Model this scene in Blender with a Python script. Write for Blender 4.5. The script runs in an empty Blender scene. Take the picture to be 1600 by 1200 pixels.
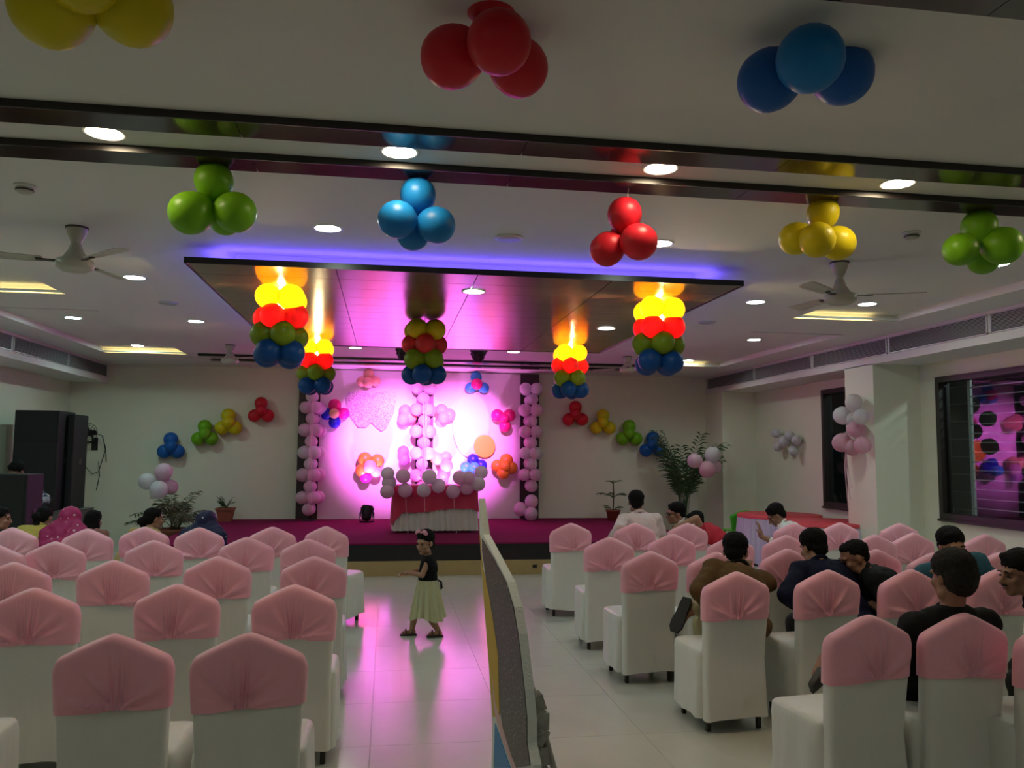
import bpy, bmesh, math, random
from mathutils import Vector as V, Matrix, Euler, noise
PI = math.pi
R_ = math.radians
random.seed(7)
SC = bpy.context.scene
COL = SC.collection

# ------------------------------------------------------------------ camera
F = 1266.0
EYE = V((0, 0, 1.65))
def _axes():
    c = V((800, 600))
    dY = V((605 - 800, 708 - 600, F)).normalized()
    dX = V((9200 - 800, 780 - 600, F))
    dX = (dX - dY * dX.dot(dY)).normalized()
    dZ = dX.cross(dY)
    if dZ.y > 0: dZ = -dZ
    return dX, dY, dZ
DX, DY, DZ = _axes()
RIGHT = V((DX.x, DY.x, DZ.x)); UP = -V((DX.y, DY.y, DZ.y)); FWD = V((DX.z, DY.z, DZ.z))
cam_d = bpy.data.cameras.new('camera'); cam = bpy.data.objects.new('camera', cam_d); COL.objects.link(cam)
cam_d.sensor_width = 36; cam_d.lens = F / 1600 * 36; cam_d.clip_start = .05; cam_d.clip_end = 100
m3 = Matrix((RIGHT, UP, -FWD)).transposed()
cam.matrix_world = Matrix.Translation(EYE) @ m3.to_4x4()
SC.camera = cam
# ------------------------------------------------------------------ world, exposure, light levels
w = bpy.data.worlds.new('night'); SC.world = w; w.use_nodes = True
w.node_tree.nodes['Background'].inputs[0].default_value = (.012, .014, .02, 1)
w.node_tree.nodes['Background'].inputs[1].default_value = .6
SC.view_settings.view_transform = 'Standard'; SC.view_settings.look = 'None'
SC.view_settings.gamma = 1; SC.view_settings.use_curve_mapping = False
SC.view_settings.exposure = 2.5
L_DOWN = 12.5      # ceiling downlight discs
L_WARM = 12.0      # warm downlights in the slot between the dark strips
L_REAR = 7.5  # unseen fill discs added behind the viewer
L_BLUE = 4.0
L_YEL = 1.2
L_LANTERN = 40.0
L_PAR = 520.0
HC = 3.2           # ceiling height

# ------------------------------------------------------------------ helpers
def ray(px, py): return RIGHT * ((px - 800) / F) - UP * ((py - 600) / F) + FWD
def PY(px, py, Y):
    d = ray(px, py); return EYE + d * (Y / d.y)
def PX(px, py, X):
    d = ray(px, py); return EYE + d * (X / d.x)
def PZ(px, py, Z):
    d = ray(px, py); return EYE + d * ((Z - EYE.z) / d.z)

def mat(name, col, rough=.5, metal=0, spec=.5, emit=None, estr=0, noise_amt=0, noise_scale=20, bump=0, bump_scale=60, coat=0, sheen=0, trans=0, stretch=None):
    m = bpy.data.materials.new(name); m.use_nodes = True
    nt = m.node_tree; b = nt.nodes['Principled BSDF']
    b.inputs['Base Color'].default_value = (*col, 1); b.inputs['Roughness'].default_value = rough
    b.inputs['Metallic'].default_value = metal; b.inputs['Specular IOR Level'].default_value = spec
    b.inputs['Coat Weight'].default_value = coat; b.inputs['Sheen Weight'].default_value = sheen
    if emit: b.inputs['Emission Color'].default_value = (*emit, 1); b.inputs['Emission Strength'].default_value = estr
    tc = None
    if noise_amt or bump:
        tc = nt.nodes.new('ShaderNodeTexCoord'); mp = nt.nodes.new('ShaderNodeMapping')
        nt.links.new(tc.outputs['Object'], mp.inputs[0])
        if stretch: mp.inputs['Scale'].default_value = stretch
    if noise_amt:
        n = nt.nodes.new('ShaderNodeTexNoise'); n.inputs['Scale'].default_value = noise_scale; n.inputs['Detail'].default_value = 5
        nt.links.new(mp.outputs[0], n.inputs[0])
        mx = nt.nodes.new('ShaderNodeMix'); mx.data_type = 'RGBA'
        nt.links.new(n.outputs[0], mx.inputs[0])
        mx.inputs[6].default_value = (*[c * (1 - noise_amt) for c in col], 1); mx.inputs[7].default_value = (*[min(1, c * (1 + noise_amt)) for c in col], 1)
        nt.links.new(mx.outputs[2], b.inputs['Base Color'])
    if bump:
        n2 = nt.nodes.new('ShaderNodeTexNoise'); n2.inputs['Scale'].default_value = bump_scale; n2.inputs['Detail'].default_value = 3
        nt.links.new(mp.outputs[0], n2.inputs[0])
        bp = nt.nodes.new('ShaderNodeBump'); bp.inputs['Strength'].default_value = bump; bp.inputs['Distance'].default_value = .01
        nt.links.new(n2.outputs[0], bp.inputs['Height']); nt.links.new(bp.outputs[0], b.inputs['Normal'])
    if trans:
        t = nt.nodes.new('ShaderNodeBsdfTranslucent'); t.inputs[0].default_value = (*col, 1)
        ms = nt.nodes.new('ShaderNodeMixShader'); ms.inputs[0].default_value = trans
        out = nt.nodes['Material Output']
        nt.links.new(b.outputs[0], ms.inputs[1]); nt.links.new(t.outputs[0], ms.inputs[2]); nt.links.new(ms.outputs[0], out.inputs[0])
    return m

def emis(name, col, s):
    m = bpy.data.materials.new(name); m.use_nodes = True; nt = m.node_tree
    nt.nodes.remove(nt.nodes['Principled BSDF'])
    e = nt.nodes.new('ShaderNodeEmission'); e.inputs[0].default_value = (*col, 1); e.inputs[1].default_value = s
    nt.links.new(e.outputs[0], nt.nodes['Material Output'].inputs[0]); return m

def link(name, me, m=None, parent=None, loc=None, rot=None):
    o = bpy.data.objects.new(name, me); COL.objects.link(o)
    if m is not None and me is not None and not me.materials: me.materials.append(m)
    if parent is not None: o.parent = parent
    if loc is not None: o.location = loc
    if rot is not None: o.rotation_euler = rot
    return o
def mesh(name, vs, fs, smooth=False):
    me = bpy.data.meshes.new(name); me.from_pydata([tuple(v) for v in vs], [], fs); me.update()
    if smooth:
        for p in me.polygons: p.use_smooth = True
    return me
def from_bm(name, bm, smooth=False, recalc=True):
    if recalc: bmesh.ops.recalc_face_normals(bm, faces=bm.faces)
    me = bpy.data.meshes.new(name); bm.to_mesh(me); bm.free()
    if smooth:
        for p in me.polygons: p.use_smooth = True
    return me
def thing(name, label, cat, loc=(0, 0, 0), rz=0, group=None):
    o = bpy.data.objects.new(name, None); COL.objects.link(o); o.location = loc; o.rotation_euler = (0, 0, rz)
    o.empty_display_size = .1
    o['label'] = label; o['category'] = cat
    if group: o['group'] = group
    return o
def tag(o, label, cat, group=None):
    o['label'] = label; o['category'] = cat
    if group: o['group'] = group
    return o
def struct(o): o['kind'] = 'structure'; return o

def box_bm(bm, lo, hi, mtx=None):
    x0, y0, z0 = lo; x1, y1, z1 = hi
    vs = [bm.verts.new((x, y, z)) for x in (x0, x1) for y in (y0, y1) for z in (z0, z1)]
    if mtx is not None:
        for v in vs: v.co = mtx @ v.co
    for f in ((0, 1, 3, 2), (4, 6, 7, 5), (0, 4, 5, 1), (2, 3, 7, 6), (0, 2, 6, 4), (1, 5, 7, 3)): bm.faces.new([vs[i] for i in f])
    return vs
def box(name, lo, hi, m, parent=None, bevel=0, loc=None):
    bm = bmesh.new(); box_bm(bm, lo, hi)
    if bevel:
        bmesh.ops.recalc_face_normals(bm, faces=bm.faces)
        bmesh.ops.bevel(bm, geom=bm.edges[:], offset=bevel, segments=2, profile=.5, affect='EDGES')
    return link(name, from_bm(name, bm), m, parent, loc)
def lathe(bm, prof, n=24, mtx=None):
    rings = []
    for r, z in prof:
        if r < 1e-6: rings.append([bm.verts.new((0, 0, z))])
        else: rings.append([bm.verts.new((r * math.cos(2 * PI * i / n), r * math.sin(2 * PI * i / n), z)) for i in range(n)])
    if mtx is not None:
        for r in rings:
            for v in r: v.co = mtx @ v.co
    for a, b in zip(rings, rings[1:]):
        if len(a) == 1 and len(b) == 1: continue
        for i in range(n):
            j = (i + 1) % n
            if len(a) == 1: bm.faces.new((a[0], b[j], b[i]))
            elif len(b) == 1: bm.faces.new((a[i], a[j], b[0]))
            else: bm.faces.new((a[i], a[j], b[j], b[i]))
def lathe_obj(name, prof, m, parent=None, n=24, loc=None, mtx=None, rot=None):
    bm = bmesh.new(); lathe(bm, prof, n, mtx); return link(name, from_bm(name, bm, True), m, parent, loc, rot)
def tube(bm, pts, r, n=8, cap=True):
    pts = [V(p) for p in pts]
    rs = r if isinstance(r, (list, tuple)) else [r] * len(pts)
    prev = None; rings = []
    for i, p in enumerate(pts):
        t = (pts[min(i + 1, len(pts) - 1)] - pts[max(i - 1, 0)]).normalized()
        if prev is None: a = t.orthogonal().normalized()
        else: a = (prev - t * prev.dot(t)).normalized()
        prev = a; b = t.cross(a)
        rings.append([bm.verts.new(p + (a * math.cos(2 * PI * k / n) + b * math.sin(2 * PI * k / n)) * rs[i]) for k in range(n)])
    for A, B in zip(rings, rings[1:]):
        for k in range(n): bm.faces.new((A[k], A[(k + 1) % n], B[(k + 1) % n], B[k]))
    if cap: bm.faces.new(rings[0][::-1]); bm.faces.new(rings[-1])
def tube_obj(name, pts, r, m, parent=None, n=8):
    bm = bmesh.new(); tube(bm, pts, r, n); return link(name, from_bm(name, bm, True), m, parent)
def zto(d):  # rotation taking +Z onto d
    return V((0, 0, 1)).rotation_difference(V(d).normalized()).to_matrix().to_4x4()

# ------------------------------------------------------------------ materials
M = {}
M['wall'] = mat('cream_paint', (.74, .74, .60), .6, noise_amt=.03, noise_scale=3, bump=.05, bump_scale=200)
M['ceil'] = mat('white_ceiling_paint', (.70, .69, .66), .7, noise_amt=.02, noise_scale=2)
M['grout'] = mat('grey_grout', (.42, .40, .36), .8)
M['tile'] = mat('polished_vitrified_tile', (.60, .595, .53), .19, spec=.6, noise_amt=.05, noise_scale=4)
M['laminate'] = mat('dark_brown_glossy_laminate', (.045, .022, .016), .13, spec=.7, noise_amt=.5, noise_scale=6, stretch=(1, 14, 1))
M['board'] = mat('brown_glossy_ceiling_board', (.15, .085, .055), .2, spec=.5, noise_amt=.35, noise_scale=5, stretch=(1, 12, 1))
M['blackwood'] = mat('black_edge_band', (.012, .009, .009), .35)
M['backdrop'] = mat('white_backdrop_paint', (.80, .76, .74), .55)
M['darkcol'] = mat('dark_brown_wood_column', (.035, .02, .022), .4)
M['carpet'] = mat('magenta_carpet', (.19, .012, .06), .95, noise_amt=.2, noise_scale=120, bump=.4, bump_scale=300, spec=.1)
M['fascia'] = mat('black_stage_fascia', (.008, .006, .008), .5)
M['stepwood'] = mat('tan_step_riser', (.42, .30, .13), .45, noise_amt=.08, noise_scale=8)
M['grille'] = mat('grey_aluminium_grille', (.50, .50, .50), .4, metal=.3)
M['grilledark'] = mat('duct_shade_black', (.03, .03, .035), .8)
M['frame'] = mat('dark_brown_window_frame', (.03, .022, .02), .4)
M['steel'] = mat('painted_steel_bar', (.45, .47, .46), .4)
M['cover'] = mat('white_satin_chair_cover', (.74, .735, .69), .42, sheen=.2, bump=.8, bump_scale=9, noise_amt=.03, noise_scale=8, stretch=(1, 1, .3))
M['sash'] = mat('pink_satin_sash', (.97, .43, .54), .45, sheen=.25, noise_amt=.05, noise_scale=10, bump=.08, bump_scale=25)
M['leg'] = mat('dark_steel_leg', (.035, .025, .02), .4, metal=.5)
M['fan'] = mat('ivory_fan_enamel', (.50, .47, .40), .4)
M['fandark'] = mat('dark_fan_bracket', (.05, .04, .035), .4)
M['white'] = mat('white_plastic', (.7, .69, .66), .4)
M['black'] = mat('black_speaker_paint', (.008, .008, .009), .6)
M['blackmesh'] = mat('black_speaker_grille', (.012, .012, .013), .75, bump=.6, bump_scale=300)
M['greycase'] = mat('grey_equipment_case', (.12, .11, .105), .6)
M['terra'] = mat('terracotta_pot', (.30, .085, .05), .7, noise_amt=.15)
M['leaf'] = mat('dark_green_leaf', (.05, .10, .035), .5, noise_amt=.25, trans=.15)
M['dryleaf'] = mat('olive_brown_leaf', (.10, .085, .045), .6, noise_amt=.3, trans=.15)
M['soil'] = mat('soil', (.03, .02, .015), .9)
M['redcloth'] = mat('crimson_tablecloth', (.55, .02, .085), .55, sheen=.2, bump=.1, bump_scale=20)
M['skirt'] = mat('white_pleated_skirt', (.72, .69, .64), .5, sheen=.2)
M['lilac'] = mat('lilac_pleated_skirt', (.62, .52, .72), .5, sheen=.2)
M['redtop'] = mat('red_table_top_cloth', (.70, .06, .085), .55)
M['ribbon'] = mat('pale_pink_ribbon', (.75, .50, .55), .4)
M['greenplastic'] = mat('bright_green_plastic', (.10, .55, .03), .4)
M['foam'] = mat('white_foam', (.75, .78, .74), .7, bump=.5, bump_scale=90)
M['yellowpaint'] = mat('yellow_paint', (.62, .40, .03), .5)
M['bluepaint'] = mat('blue_paint', (.05, .25, .55), .5)
M['pinkpaint'] = mat('pale_pink_paint', (.70, .45, .48), .5)
M['cutback'] = mat('rough_foam_offcut', (.35, .34, .31), .9, noise_amt=.4, noise_scale=25, bump=1, bump_scale=30)
M['skin'] = mat('brown_skin', (.30, .15, .09), .5, noise_amt=.06)
M['skin2'] = mat('mid_brown_skin', (.36, .19, .115), .5, noise_amt=.06)
M['hair'] = mat('black_hair', (.006, .005, .005), .75, spec=.15, bump=.5, bump_scale=150)
M['greyhair'] = mat('greying_dark_hair', (.020, .017, .015), .75, spec=.2, noise_amt=.6, noise_scale=60, bump=.6, bump_scale=150)
M['eye'] = mat('dark_eye', (.01, .008, .007), .2)
M['lip'] = mat('dark_lip', (.20, .07, .055), .5)
M['shoe'] = mat('dark_leather_sandal', (.035, .028, .022), .5)
M['sole'] = mat('black_rubber_sole', (.012, .011, .01), .7)
def glitter(name, dark, bright, scale, amt):
    m = bpy.data.materials.new(name); m.use_nodes = True; nt = m.node_tree; b = nt.nodes['Principled BSDF']
    tc = nt.nodes.new('ShaderNodeTexCoord'); vo = nt.nodes.new('ShaderNodeTexVoronoi'); vo.inputs['Scale'].default_value = scale
    nt.links.new(tc.outputs['Object'], vo.inputs['Vector'])
    sp = nt.nodes.new('ShaderNodeSeparateColor'); nt.links.new(vo.outputs['Color'], sp.inputs[0])
    cr = nt.nodes.new('ShaderNodeValToRGB'); cr.color_ramp.elements[0].position = amt; cr.color_ramp.elements[0].color = (*dark, 1)
    cr.color_ramp.elements[1].position = min(1, amt + .06); cr.color_ramp.elements[1].color = (*bright, 1)
    nt.links.new(sp.outputs[0], cr.inputs[0]); nt.links.new(cr.outputs[0], b.inputs['Base Color'])
    b.inputs['Roughness'].default_value = .35; b.inputs['Metallic'].default_value = 0
    bp = nt.nodes.new('ShaderNodeBump'); bp.inputs['Strength'].default_value = .7; bp.inputs['Distance'].default_value = .003
    nt.links.new(vo.outputs['Color'], bp.inputs['Height']); nt.links.new(bp.outputs[0], b.inputs['Normal'])
    return m
M['glitter'] = glitter('dark_silver_glitter', (.030, .030, .028), (.75, .75, .75), 260, .955)
M['pinkglitter'] = glitter('pale_pink_glitter', (.34, .20, .31), (.72, .6, .68), 110, .55)
M['whiteboard'] = mat('white_foam_board', (.8, .78, .76), .6)
M['orangeboard'] = mat('orange_foam_board', (.72, .48, .01), .6)
BC = dict(yellow=(.74, .62, .01), red=(.72, .02, .04), blue=(.012, .13, .50), green=(.20, .50, .012), olive=(.26, .36, .012),
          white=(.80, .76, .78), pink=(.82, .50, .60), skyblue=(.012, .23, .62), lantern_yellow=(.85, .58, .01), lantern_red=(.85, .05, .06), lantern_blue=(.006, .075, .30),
          lightpink=(.82, .62, .72), hotpink=(.80, .03, .22), orange=(.82, .33, .03), peach=(.82, .48, .30), magenta=(.75, .03, .35), deepblue=(.02, .04, .55), cyan=(.05, .45, .75), paleyellow=(.75, .55, .25), clear=(.62, .62, .66), mauve=(.45, .25, .5))
MB = {}
for k, c in BC.items():
    MB[k] = mat('latex_' + k, c, .38, spec=.35, trans=.45 if k.startswith('lantern_yel') else .3 if k.startswith('lantern') or k == 'olive' else .42 if k in ('white', 'lightpink', 'pink') else .18)

# ------------------------------------------------------------------ the room
XL, XR, YB, YR = -5.57, 6.92, 15.35, -5.0
# floor: grout slab, tiles laid on it as parts
floor = struct(box('floor', (XL, YR, -.1), (XR, YB, -.004), M['grout']))
ts = .8; tile_me = {}
n_t = 0
bmr = bmesh.new()
x0 = -4.86
for i in range(-1, 15):
    for j in range(0, 26):
        xa = max(XL + .005, x0 + i * ts); xb = min(XR - .005, x0 + (i + 1) * ts); ya = YR + .2 + j * ts; yb = min(YB, ya + ts)
        if xb - xa < .05: continue
        if 2.2 < ya < 11.3 and -4.2 < xa < 6.2:
            full = abs(xb - xa - ts) < 1e-4
            key = (round(xb - xa, 3),)
            if key not in tile_me:
                bm = bmesh.new(); box_bm(bm, (.0012, .0012, -.009), (xb - xa - .0012, ts - .0012, 0)); tile_me[key] = from_bm('tile', bm); tile_me[key].materials.append(M['tile'])
            o = link('tile', tile_me[key], None, floor, (xa, ya, random.uniform(-.0003, 0)))
        else:
            box_bm(bmr, (xa + .0012, ya + .0012, -.009), (xb - .0012, yb - .0012, 0))
rest = link('outer_tiles', from_bm('outer_tiles', bmr), M['tile'], floor); rest['kind'] = 'stuff'

def plane_holes(name, axis, c, ur, vr, holes, m, parent=None, thick=.12):
    """sheet at axis=c over ur x vr with rectangular holes; thickened away from the room"""
    us = sorted(set([ur[0], ur[1]] + [h[k] for h in holes for k in (0, 1)])); vs_ = sorted(set([vr[0], vr[1]] + [h[k] for h in holes for k in (2, 3)]))
    us = [u for u in us if ur[0] <= u <= ur[1]]; vs_ = [v for v in vs_ if vr[0] <= v <= vr[1]]
    bm = bmesh.new(); cache = {}
    def vert(u, v):
        if (u, v) not in cache:
            cache[(u, v)] = bm.verts.new((c, u, v) if axis == 'x' else (u, c, v) if axis == 'y' else (u, v, c))
        return cache[(u, v)]
    for a, b in zip(us, us[1:]):
        for d, e in zip(vs_, vs_[1:]):
            um, vm = (a + b) / 2, (d + e) / 2
            if any(h[0] < um < h[1] and h[2] < vm < h[3] for h in holes): continue
            bm.faces.new((vert(a, d), vert(b, d), vert(b, e), vert(a, e)))
    off = V((thick, 0, 0)) if axis == 'x' else V((0, thick, 0)) if axis == 'y' else V((0, 0, thick))
    r = bmesh.ops.extrude_face_region(bm, geom=bm.faces[:])
    for g in r['geom']:
        if isinstance(g, bmesh.types.BMVert): g.co += off
    return link(name, from_bm(name, bm), m, parent)

W1 = (10.45, 12.13, .87, 2.72)      # narrow window: y0 y1 z0 z1
W2 = (5.0, 9.37, .89, 2.67)         # wide window
wall_r = struct(plane_holes('wall_right', 'x', XR, (YR, YB), (0, 3.6), [W1, W2], M['wall']))
wall_l = struct(plane_holes('wall_left', 'x', XL, (YR, YB), (0, 3.6), [], M['wall'], thick=-.12))
wall_b = struct(plane_holes('wall_stage', 'y', YB, (XL - .12, XR + .12), (0, 3.6), [], M['wall']))
wall_f = struct(plane_holes('wall_rear', 'y', YR, (XL - .12, XR + .12), (0, 3.6), [], M['wall'], thick=-.12))
box('pillar', (6.25, 9.7, 0), (XR, 10.36, 2.87), M['wall'], wall_r)
box('pillar', (6.25, 14.55, 0), (XR, YB, 2.87), M['wall'], wall_r)
box('pillar', (6.25, 2.6, 0), (XR, 3.3, 2.87), M['wall'], wall_r)
# ceiling with sunk trays
TL = [(-4.45, -3.2, 4.9, 8.55), (-4.45, -3.2, 9.45, 13.55)]
TR = [(4.48, 5.73, 4.9, 8.45), (4.48, 5.73, 9.45, 13.4)]
ceil = struct(plane_holes('ceiling', 'z', HC, (XL - .1, XR + .1), (YR - .1, YB + .1), TL + TR, M['ceil'], thick=.3))
MY = emis('yellow_led_glow', (1, .78, .28), L_YEL)
for t in TL + TR:
    box('tray_top', (t[0] - .02, t[2] - .02, HC + .075), (t[1] + .02, t[3] + .02, HC + .11), M['ceil'], ceil)
    box('tray_lip', (t[0], t[3] - .10, HC), (t[1], t[3] - .07, HC + .022), M['ceil'], ceil)
    box('tray_lip', (t[0], t[2] + .07, HC), (t[1], t[2] + .10, HC + .022), M['ceil'], ceil)
    box('led_strip', (t[0] + .03, t[3] - .05, HC + .004), (t[1] - (.3 if t in TR else .03), t[3] - .03, HC + .018), MY, ceil)
# dark glossy strips across the ceiling, with plank joints
TRIM = [3]
def trim_name(): TRIM[0] += 1; return 'trim_%d' % TRIM[0]
def strip(y0, y1, x0, x1, drop=.037, n=6):
    parent = struct(box(trim_name(), (x0, y0, HC - drop), (x1, y0 + .012, HC), M['blackwood']))
    w_ = (x1 - x0) / n
    for k in range(n):
        box('dark_plank', (x0 + k * w_ + .002, y0 + .012, HC - drop), (x0 + (k + 1) * w_ - .002, y1, HC), M['laminate'], parent)
strip(3.76, 3.953, XL + .75, 6.1, n=8); strip(4.25, 4.44, XL + .75, 6.1, n=8)
strip(2.14, 2.39, XL + .75, 6.1, n=8)
strip(13.35, 13.58, -3.0, 4.35, n=4); strip(14.0, 14.22, -2.95, 4.3, n=4)
# side soffits with return-air grilles
MG2 = M['grille']
def soffit(xf, xw, y0, y1, sgn, joints):
    so = struct(box(trim_name(), (min(xf, xw), y0, 2.86), (max(xf, xw), y1, HC), M['ceil']))
    for a, b in zip(joints, joints[1:]):
        bm = bmesh.new()
        xa, xb = xf - sgn * .001, xf - sgn * .014
        lo, hi = min(xa, xb), max(xa, xb)
        z0, z1 = 2.955, 3.165
        box_bm(bm, (lo, a + .02, z0), (hi, b - .02, z0 + .014)); box_bm(bm, (lo, a + .02, z1 - .014), (hi, b - .02, z1))
        box_bm(bm, (lo, a + .02, z0), (hi, a + .04, z1)); box_bm(bm, (lo, b - .04, z0), (hi, b - .02, z1))
        nsl = 12
        for k in range(nsl):
            z = z0 + .02 + (z1 - z0 - .04) * (k + .5) / nsl
            vs = [bm.verts.new(p) for p in ((xf - sgn * .002, a + .03, z + .006), (xf - sgn * .002, b - .03, z + .006), (xf - sgn * .010, b - .03, z - .004), (xf - sgn * .010, a + .03, z - .004))]
            bm.faces.new(vs)
        g = link('grille', from_bm('grille', bm), M['grille'], so); g['kind'] = 'stuff'
        box('duct_dark_sheet', (min(xf, xf - sgn * .002), a + .03, z0), (max(xf, xf - sgn * .002), b - .03, z1), M['grilledark'], so)  # near-black sheet on the solid soffit stands for the shade behind the slats
    return so
soffit(6.25, XR, YR, YB, 1, [15.25, 13.15, 11.2, 9.35, 7.6, 5.7, 3.8, 1.9, 0][::-1])
soffit(-4.95, XL, YR, YB, -1, [15.25, 13.45, 11.55, 9.6, 7.6, 5.6, 3.6, 1.6, 0][::-1])
# white stage backdrop and dark columns
bdX0, bdX1 = -1.24, 2.50
wall_bd = struct(box('wall_backdrop', (bdX0, 15.29, .44), (bdX1, YB, HC - .02), M['backdrop']))
for k, (a, b) in enumerate(((-1.62, -1.24), (.52, .84), (2.50, 2.86))):
    struct(box('trim_%d' % (k + 1), (a, 15.25, .44), (b, YB, HC - .02), M['darkcol']))
# windows
glass = bpy.data.materials.new('dark_window_glass'); glass.use_nodes = True
nt = glass.node_tree; nt.nodes.remove(nt.nodes['Principled BSDF'])
tr = nt.nodes.new('ShaderNodeBsdfTransparent'); tr.inputs[0].default_value = (.75, .8, .8, 1); gl = nt.nodes.new('ShaderNodeBsdfGlossy'); gl.inputs['Roughness'].default_value = .01
fr = nt.nodes.new('ShaderNodeFresnel'); fr.inputs[0].default_value = 1.5; mx = nt.nodes.new('ShaderNodeMixShader')
geo = nt.nodes.new('ShaderNodeNewGeometry'); mth = nt.nodes.new('ShaderNodeMath'); mth.operation = 'SUBTRACT'; mth.inputs[0].default_value = 1; mt2 = nt.nodes.new('ShaderNodeMath'); mt2.operation = 'MULTIPLY'
nt.links.new(geo.outputs['Backfacing'], mth.inputs[1]); nt.links.new(mth.outputs[0], mt2.inputs[0]); nt.links.new(fr.outputs[0], mt2.inputs[1]); nt.links.new(mt2.outputs[0], mx.inputs[0]); nt.links.new(tr.outputs[0], mx.inputs[1]); nt.links.new(gl.outputs[0], mx.inputs[2]); nt.links.new(mx.outputs[0], nt.nodes['Material Output'].inputs[0])
def window(name, wdw, mull=()):
    y0, y1, z0, z1 = wdw; t = .07
    bm = bmesh.new(); xa, xb = XR - .03, XR + .12
    box_bm(bm, (xa, y0, z0), (xb, y1, z0 + t)); box_bm(bm, (xa, y0, z1 - t), (xb, y1, z1)); box_bm(bm, (xa, y0, z0 + t), (xb, y0 + t, z1 - t)); box_bm(bm, (xa, y1 - t, z0 + t), (xb, y1, z1 - t))
    o = struct(link(name, from_bm(name, bm), M['frame']))
    ys = [y0 + t] + list(mull) + [y1 - t]
    for a, b in zip(ys, ys[1:]):
        box('pane', (XR + .04, a, z0 + t), (XR + .046, b, z1 - t), glass, o)
    for mm in mull: box('mullion', (XR + .02, mm - .025, z0 + t), (XR + .09, mm + .025, z1 - t), M['frame'], o)
    return o
win1 = window('window_1', W1); win2 = window('window_2', W2, (6.6,))
box('sill', (XR - .06, W2[0], W2[2] - .03), (XR + .02, W2[1], W2[2]), M['frame'], win2); box('sill', (XR - .06, W1[0], W1[2] - .03), (XR + .02, W1[1], W1[2]), M['frame'], win1)
yp = PX(1521, 700, XR + .17).y
for k in range(15): box('grille_bar', (XR + .16, W2[0], 1.04 + k * .113), (XR + .175, yp, 1.052 + k * .113), M['steel'], win2)
for k in range(8): box('grille_bar', (XR + .22, yp + .02, 1.0 + k * .22), (XR + .235, yp + .75, 1.012 + k * .22), M['greycase'], win2)
box('grille_post', (XR + .155, yp, .95), (XR + .185, yp + .05, 2.62), M['steel'], win2)
struct(box('night_backing', (XR + 1.6, 1, -.2), (XR + 1.7, 26, 5), mat('night_black_sheet', (.012, .014, .014), .9)))  # near-black sheet added outside so the windows look onto darkness

ld = bpy.data.lights.new('window_bar_fill', 'POINT'); ld.energy = 22; ld.color = (.85, 1, .95); ld.shadow_soft_size = .1  # light added outside the wide window so its grille bars show
lo = bpy.data.objects.new('window_bar_fill', ld); COL.objects.link(lo); lo.location = (XR + 1.2, 6.4, 3.3)
# ------------------------------------------------------------------ stage
stage = thing('stage', 'low carpeted stage with magenta top and black front below the backdrop', 'stage', (0, 0, 0))
SX0, SX1, SY0 = -3.05, 4.55, 11.2; SZ = .44
box('carpet', (SX0, SY0 - .02, SZ - .02), (SX1, YB - .001, SZ), M['carpet'], stage)
box('fascia', (SX0 + .01, SY0, .2), (SX1 - .01, YB - .001, SZ - .02), M['fascia'], stage)
box('base_riser', (SX0 + .03, SY0 + .0, 0), (SX1 - .03, SY0 + .3, .2), M['stepwood'], stage)
box('socket_plate', (2.02, SY0 - .008, .09), (2.08, SY0, .13), M['black'], stage)

# ------------------------------------------------------------------ suspended panel
pan = thing('suspended_panel', 'large glossy brown suspended ceiling panel with blue glow along its edges', 'ceiling panel', (0, 0, 0))
pX0, pX1, pY0, pY1, pZ = -1.51, 2.86, 6.22, 10.8, 3.05
box('core', (pX0 + .3, pY0 + .3, pZ + .02), (pX1 - .3, pY1 - .3, HC), M['white'], pan)
box('backing', (pX0 + .012, pY0 + .012, pZ + .012), (pX1 - .012, pY1 - .012, pZ + .035), M['blackwood'], pan)
nx, ny = 4, 12
bw, bh = (pX1 - pX0) / nx, (pY1 - pY0) / ny
bm = bmesh.new(); box_bm(bm, (.004, .004, 0), (bw - .004, bh - .004, .012)); bme = from_bm('board', bm); bme.materials.append(M['board'])
for i in range(nx):
    for j in range(ny): link('board', bme, None, pan, (pX0 + i * bw, pY0 + j * bh, pZ + random.uniform(0, .0006)))
for lo, hi in (((pX0 - .012, pY0 - .012, pZ - .006), (pX1 + .012, pY0, pZ + .04)), ((pX0 - .012, pY1, pZ - .006), (pX1 + .012, pY1 + .012, pZ + .04)),
               ((pX0 - .012, pY0, pZ - .006), (pX0, pY1, pZ + .04)), ((pX1, pY0, pZ - .006), (pX1 + .012, pY1, pZ + .04))): box('edge_band', lo, hi, M['blackwood'], pan)
MBL = emis('blue_led_glow', (.16, .10, 1), L_BLUE)
box('led_strip', (pX0 + .2, pY0 + .14, pZ + .05), (pX1 - .2, pY0 + .16, pZ + .065), MBL, pan)
box('led_strip', (pX0 + .14, pY0 + .2, pZ + .05), (pX0 + .16, pY1 - .2, pZ + .065), MBL, pan)
box('led_strip', (pX1 - .16, pY0 + .2, pZ + .05), (pX1 - .14, pY1 - .2, pZ + .065), MBL, pan)

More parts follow.
